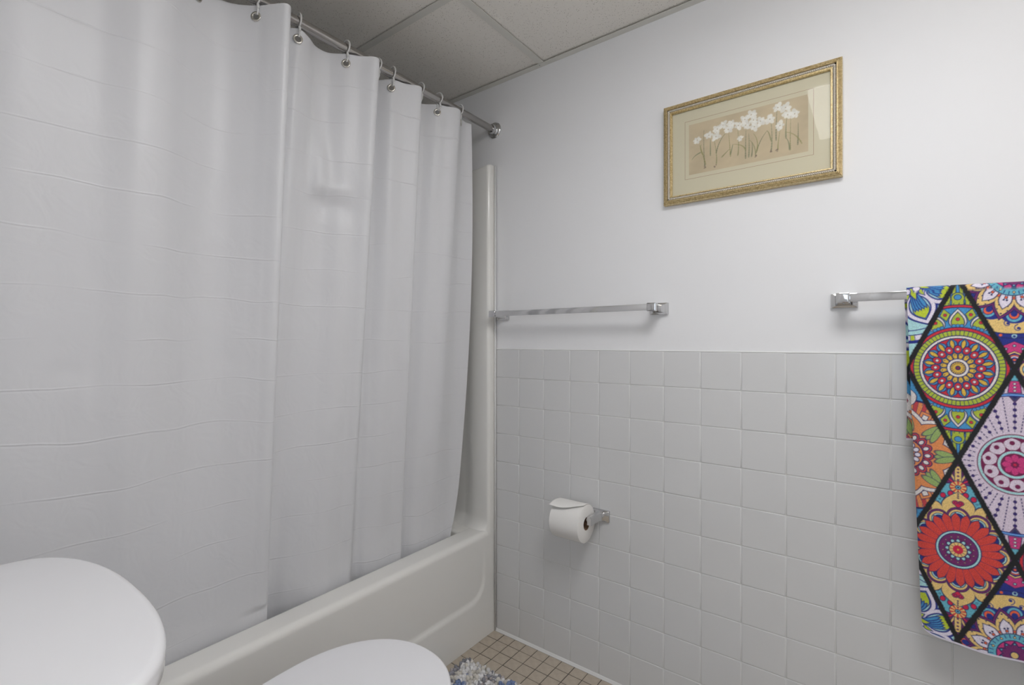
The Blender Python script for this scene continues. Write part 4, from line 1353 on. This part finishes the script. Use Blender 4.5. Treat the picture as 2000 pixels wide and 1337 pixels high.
for j in range(ny):
    y, z, pzv = path[j]
    isb = j >= nfront + 23
    k = np.clip((TTOP - z) / (TTOP - TBOT), 0, 1)
    x0 = TWX0 + 0.027 * k ** 1.1 if not isb else TWX0 - 0.004 + 0.006 * math.sin(k * 5)
    x = x0 + (TWX1 - x0) * u
    wob = 0.0035 * np.sin((x - 1.2) * 26 + 0.6) * k + 0.0025 * np.sin((x - 1.2) * 55 + k * 2) * k
    P[:, j, 0] = x
    P[:, j, 1] = y + (wob if not isb else wob * 0.3)
    # left edge of the front rolls gently backwards
    if not isb:
        P[:, j, 1] += 0.010 * np.exp(-(x - x0) / 0.012) * np.clip(k * 3, 0, 1)
        rz = 0.0
        if k > 0.9:
            kk = (k - 0.9) / 0.1
            rz = 0.016 * np.exp(-(x - x0) / 0.016) * kk ** 2
        P[:, j, 2] = z + rz + (0.0012 * np.sin(x * 60) * k)
        hang = 0.004 * np.sin((x - x0) * 9) * k
        P[:, j, 2] += hang * 0.5
    else:
        P[:, j, 2] = z
    UVx[:, j] = x; UVz[:, j] = pzv
x_, z_ = UVx.ravel(), UVz.ravel()
C = paint_towel(x_, z_)
# woven speckle of the pile and the pale hem
sp = rng.normal(0, 1, len(C))
C = C * np.clip(1 + 0.10 * sp, 0.6, 1.4)[:, None] + 0.004
U2 = np.repeat(u[:, None], ny, 1); J2 = np.repeat(np.arange(ny)[None, :], nx, 0)
hem = ((J2 < 4) | (J2 > ny - 3)).ravel()
C[hem] = L(206, 200, 214)
me = grid_mesh('towel_cloth', P)
set_print(me, np.clip(C * 0.96, 0.004, 0.92))
link_mesh('towel_cloth', me, M['towel'], towel, smooth=True)

# ------------------------------------------------------------------ bath rug
RUG = (0.022, 0.80, -0.70, -0.212)
rug = thing('bath_rug', (0.41, -0.46, 0), 'shaggy white, grey and blue bath rug on the beige floor', 'rug')
box('backing', (RUG[0], RUG[2], 0.0015), (RUG[1], RUG[3], 0.008), M['rug_back'], rug, bevel=0.003)
V, Fc, Cc = [], [], []
ps = 0.0098
r_ = random.Random(9)
GREY, BLU, IVO, WHI, TAU = np.array((.30, .30, .33)), np.array((.20, .27, .46)), np.array((.70, .67, .61)), np.array((.78, .77, .77)), np.array((.46, .42, .41))
nu_, nv_ = int((RUG[1] - RUG[0]) / ps), int((RUG[3] - RUG[2]) / ps)
base_idx = 0
for a in range(nu_):
    for b in range(nv_):
        x = RUG[0] + (a + .5) * ps + r_.uniform(-.0035, .0035); y = RUG[2] + (b + .5) * ps + r_.uniform(-.0035, .0035)
        s = (x - RUG[0]) + 0.010 * math.sin(y * 45 + x * 9) + r_.uniform(-.010, .010)
        ph = (s % 0.125) / 0.125
        blk = math.sin(y * 34 + math.floor(s / 0.125) * 1.7 + 2.0 * math.sin(y * 13))
        if ph < 0.20: col = GREY if r_.random() < .75 else TAU
        elif ph < 0.42: col = WHI if r_.random() < .6 else IVO
        elif ph < 0.60: col = (BLU if blk > -0.35 else WHI) if r_.random() < .85 else np.array((.38, .42, .56))
        elif ph < 0.80: col = IVO if r_.random() < .6 else WHI
        else: col = (TAU if blk > 0 else WHI) if r_.random() < .8 else GREY
        col = np.clip(col * r_.uniform(.8, 1.2), 0, .9)
        h = r_.uniform(.015, .023); rr = r_.uniform(.0058, .0082)
        out = 0.010 if min(x - RUG[0], RUG[1] - x, y - RUG[2], RUG[3] - y) < .016 else .004
        dx = r_.uniform(-.006, .006); dy = r_.uniform(-.006, .006)
        if RUG[3] - y < .016: dy += out * .7
        if RUG[1] - x < .016: dx += out * .7
        if x - RUG[0] < .016: dx -= .002
        ring = [(0.005, .7), (0.5 * h, 1.05), (0.88 * h, .8)]
        rot = r_.uniform(0, 6.28)
        for zz_, f in ring:
            t = zz_ / h
            for k in range(6):
                an = rot + k * PI / 3
                V.append((x + dx * t + math.cos(an) * rr * f, y + dy * t + math.sin(an) * rr * f, zz_ + 0.0015 * math.sin(an * 2 + rot)))
        V.append((x + dx, y + dy, h))
        Cc.extend([col] * 19)
        o_ = base_idx
        for lv in range(2):
            for k in range(6):
                Fc.append((o_ + lv * 6 + k, o_ + lv * 6 + (k + 1) % 6, o_ + lv * 6 + 6 + (k + 1) % 6, o_ + lv * 6 + 6 + k))
        for k in range(6): Fc.append((o_ + 12 + k, o_ + 12 + (k + 1) % 6, o_ + 18))
        base_idx += 19
me = bpy.data.meshes.new('pile'); me.from_pydata(V, [], Fc)
set_print(me, np.array(Cc))
setp(link_mesh('pile', me, M['yarn'], rug, smooth=True), kind='stuff')

# ------------------------------------------------------------------ lamps (out of the frame)
LMX, LMY, LMH = 1.215, -1.01, 0.275
lamp = thing('ceiling_lamp_offscreen', (LMX, LMY, ZC), 'square white panel lamp fixed under the suspended ceiling', 'ceiling lamp')
box('lamp_housing', (LMX - LMH, LMY - LMH, ZC - 0.030), (LMX + LMH, LMY + LMH, ZC - 0.001), M['trim'], lamp, bevel=0.003)
box('diffuser_offscreen', (LMX - LMH + 0.012, LMY - LMH + 0.012, ZC - 0.060), (LMX + LMH - 0.012, LMY + LMH - 0.012, ZC - 0.0305), emis('diffuser_glow', (0.985, 0.985, 1.0), CEILING_LAMP), lamp, bevel=0.008, seg=3)
VZ = 1.72
van = thing('vanity_lamp_offscreen', (XR, -0.80, VZ), 'bar lamp with three round bulbs on the right wall', 'wall lamp')
box('bar_plate', (XR - 0.03, -1.15, VZ - 0.05), (XR - 0.001, -0.45, VZ + 0.05), M['lamp_metal'], van, bevel=0.006)
for y in (-1.04, -0.80, -0.56):
    lathe('bulb_offscreen', [(0.0, 0.0), (0.02, 0.0), (0.022, 0.02), (0.042, 0.045), (0.050, 0.075), (0.042, 0.105), (0.022, 0.12), (0.0, 0.125)], (XR - 0.031, y, VZ), (-1, 0, 0), emis('bulb_glow', (1.0, 0.88, 0.74), VANITY_LAMP), van, sides=28)
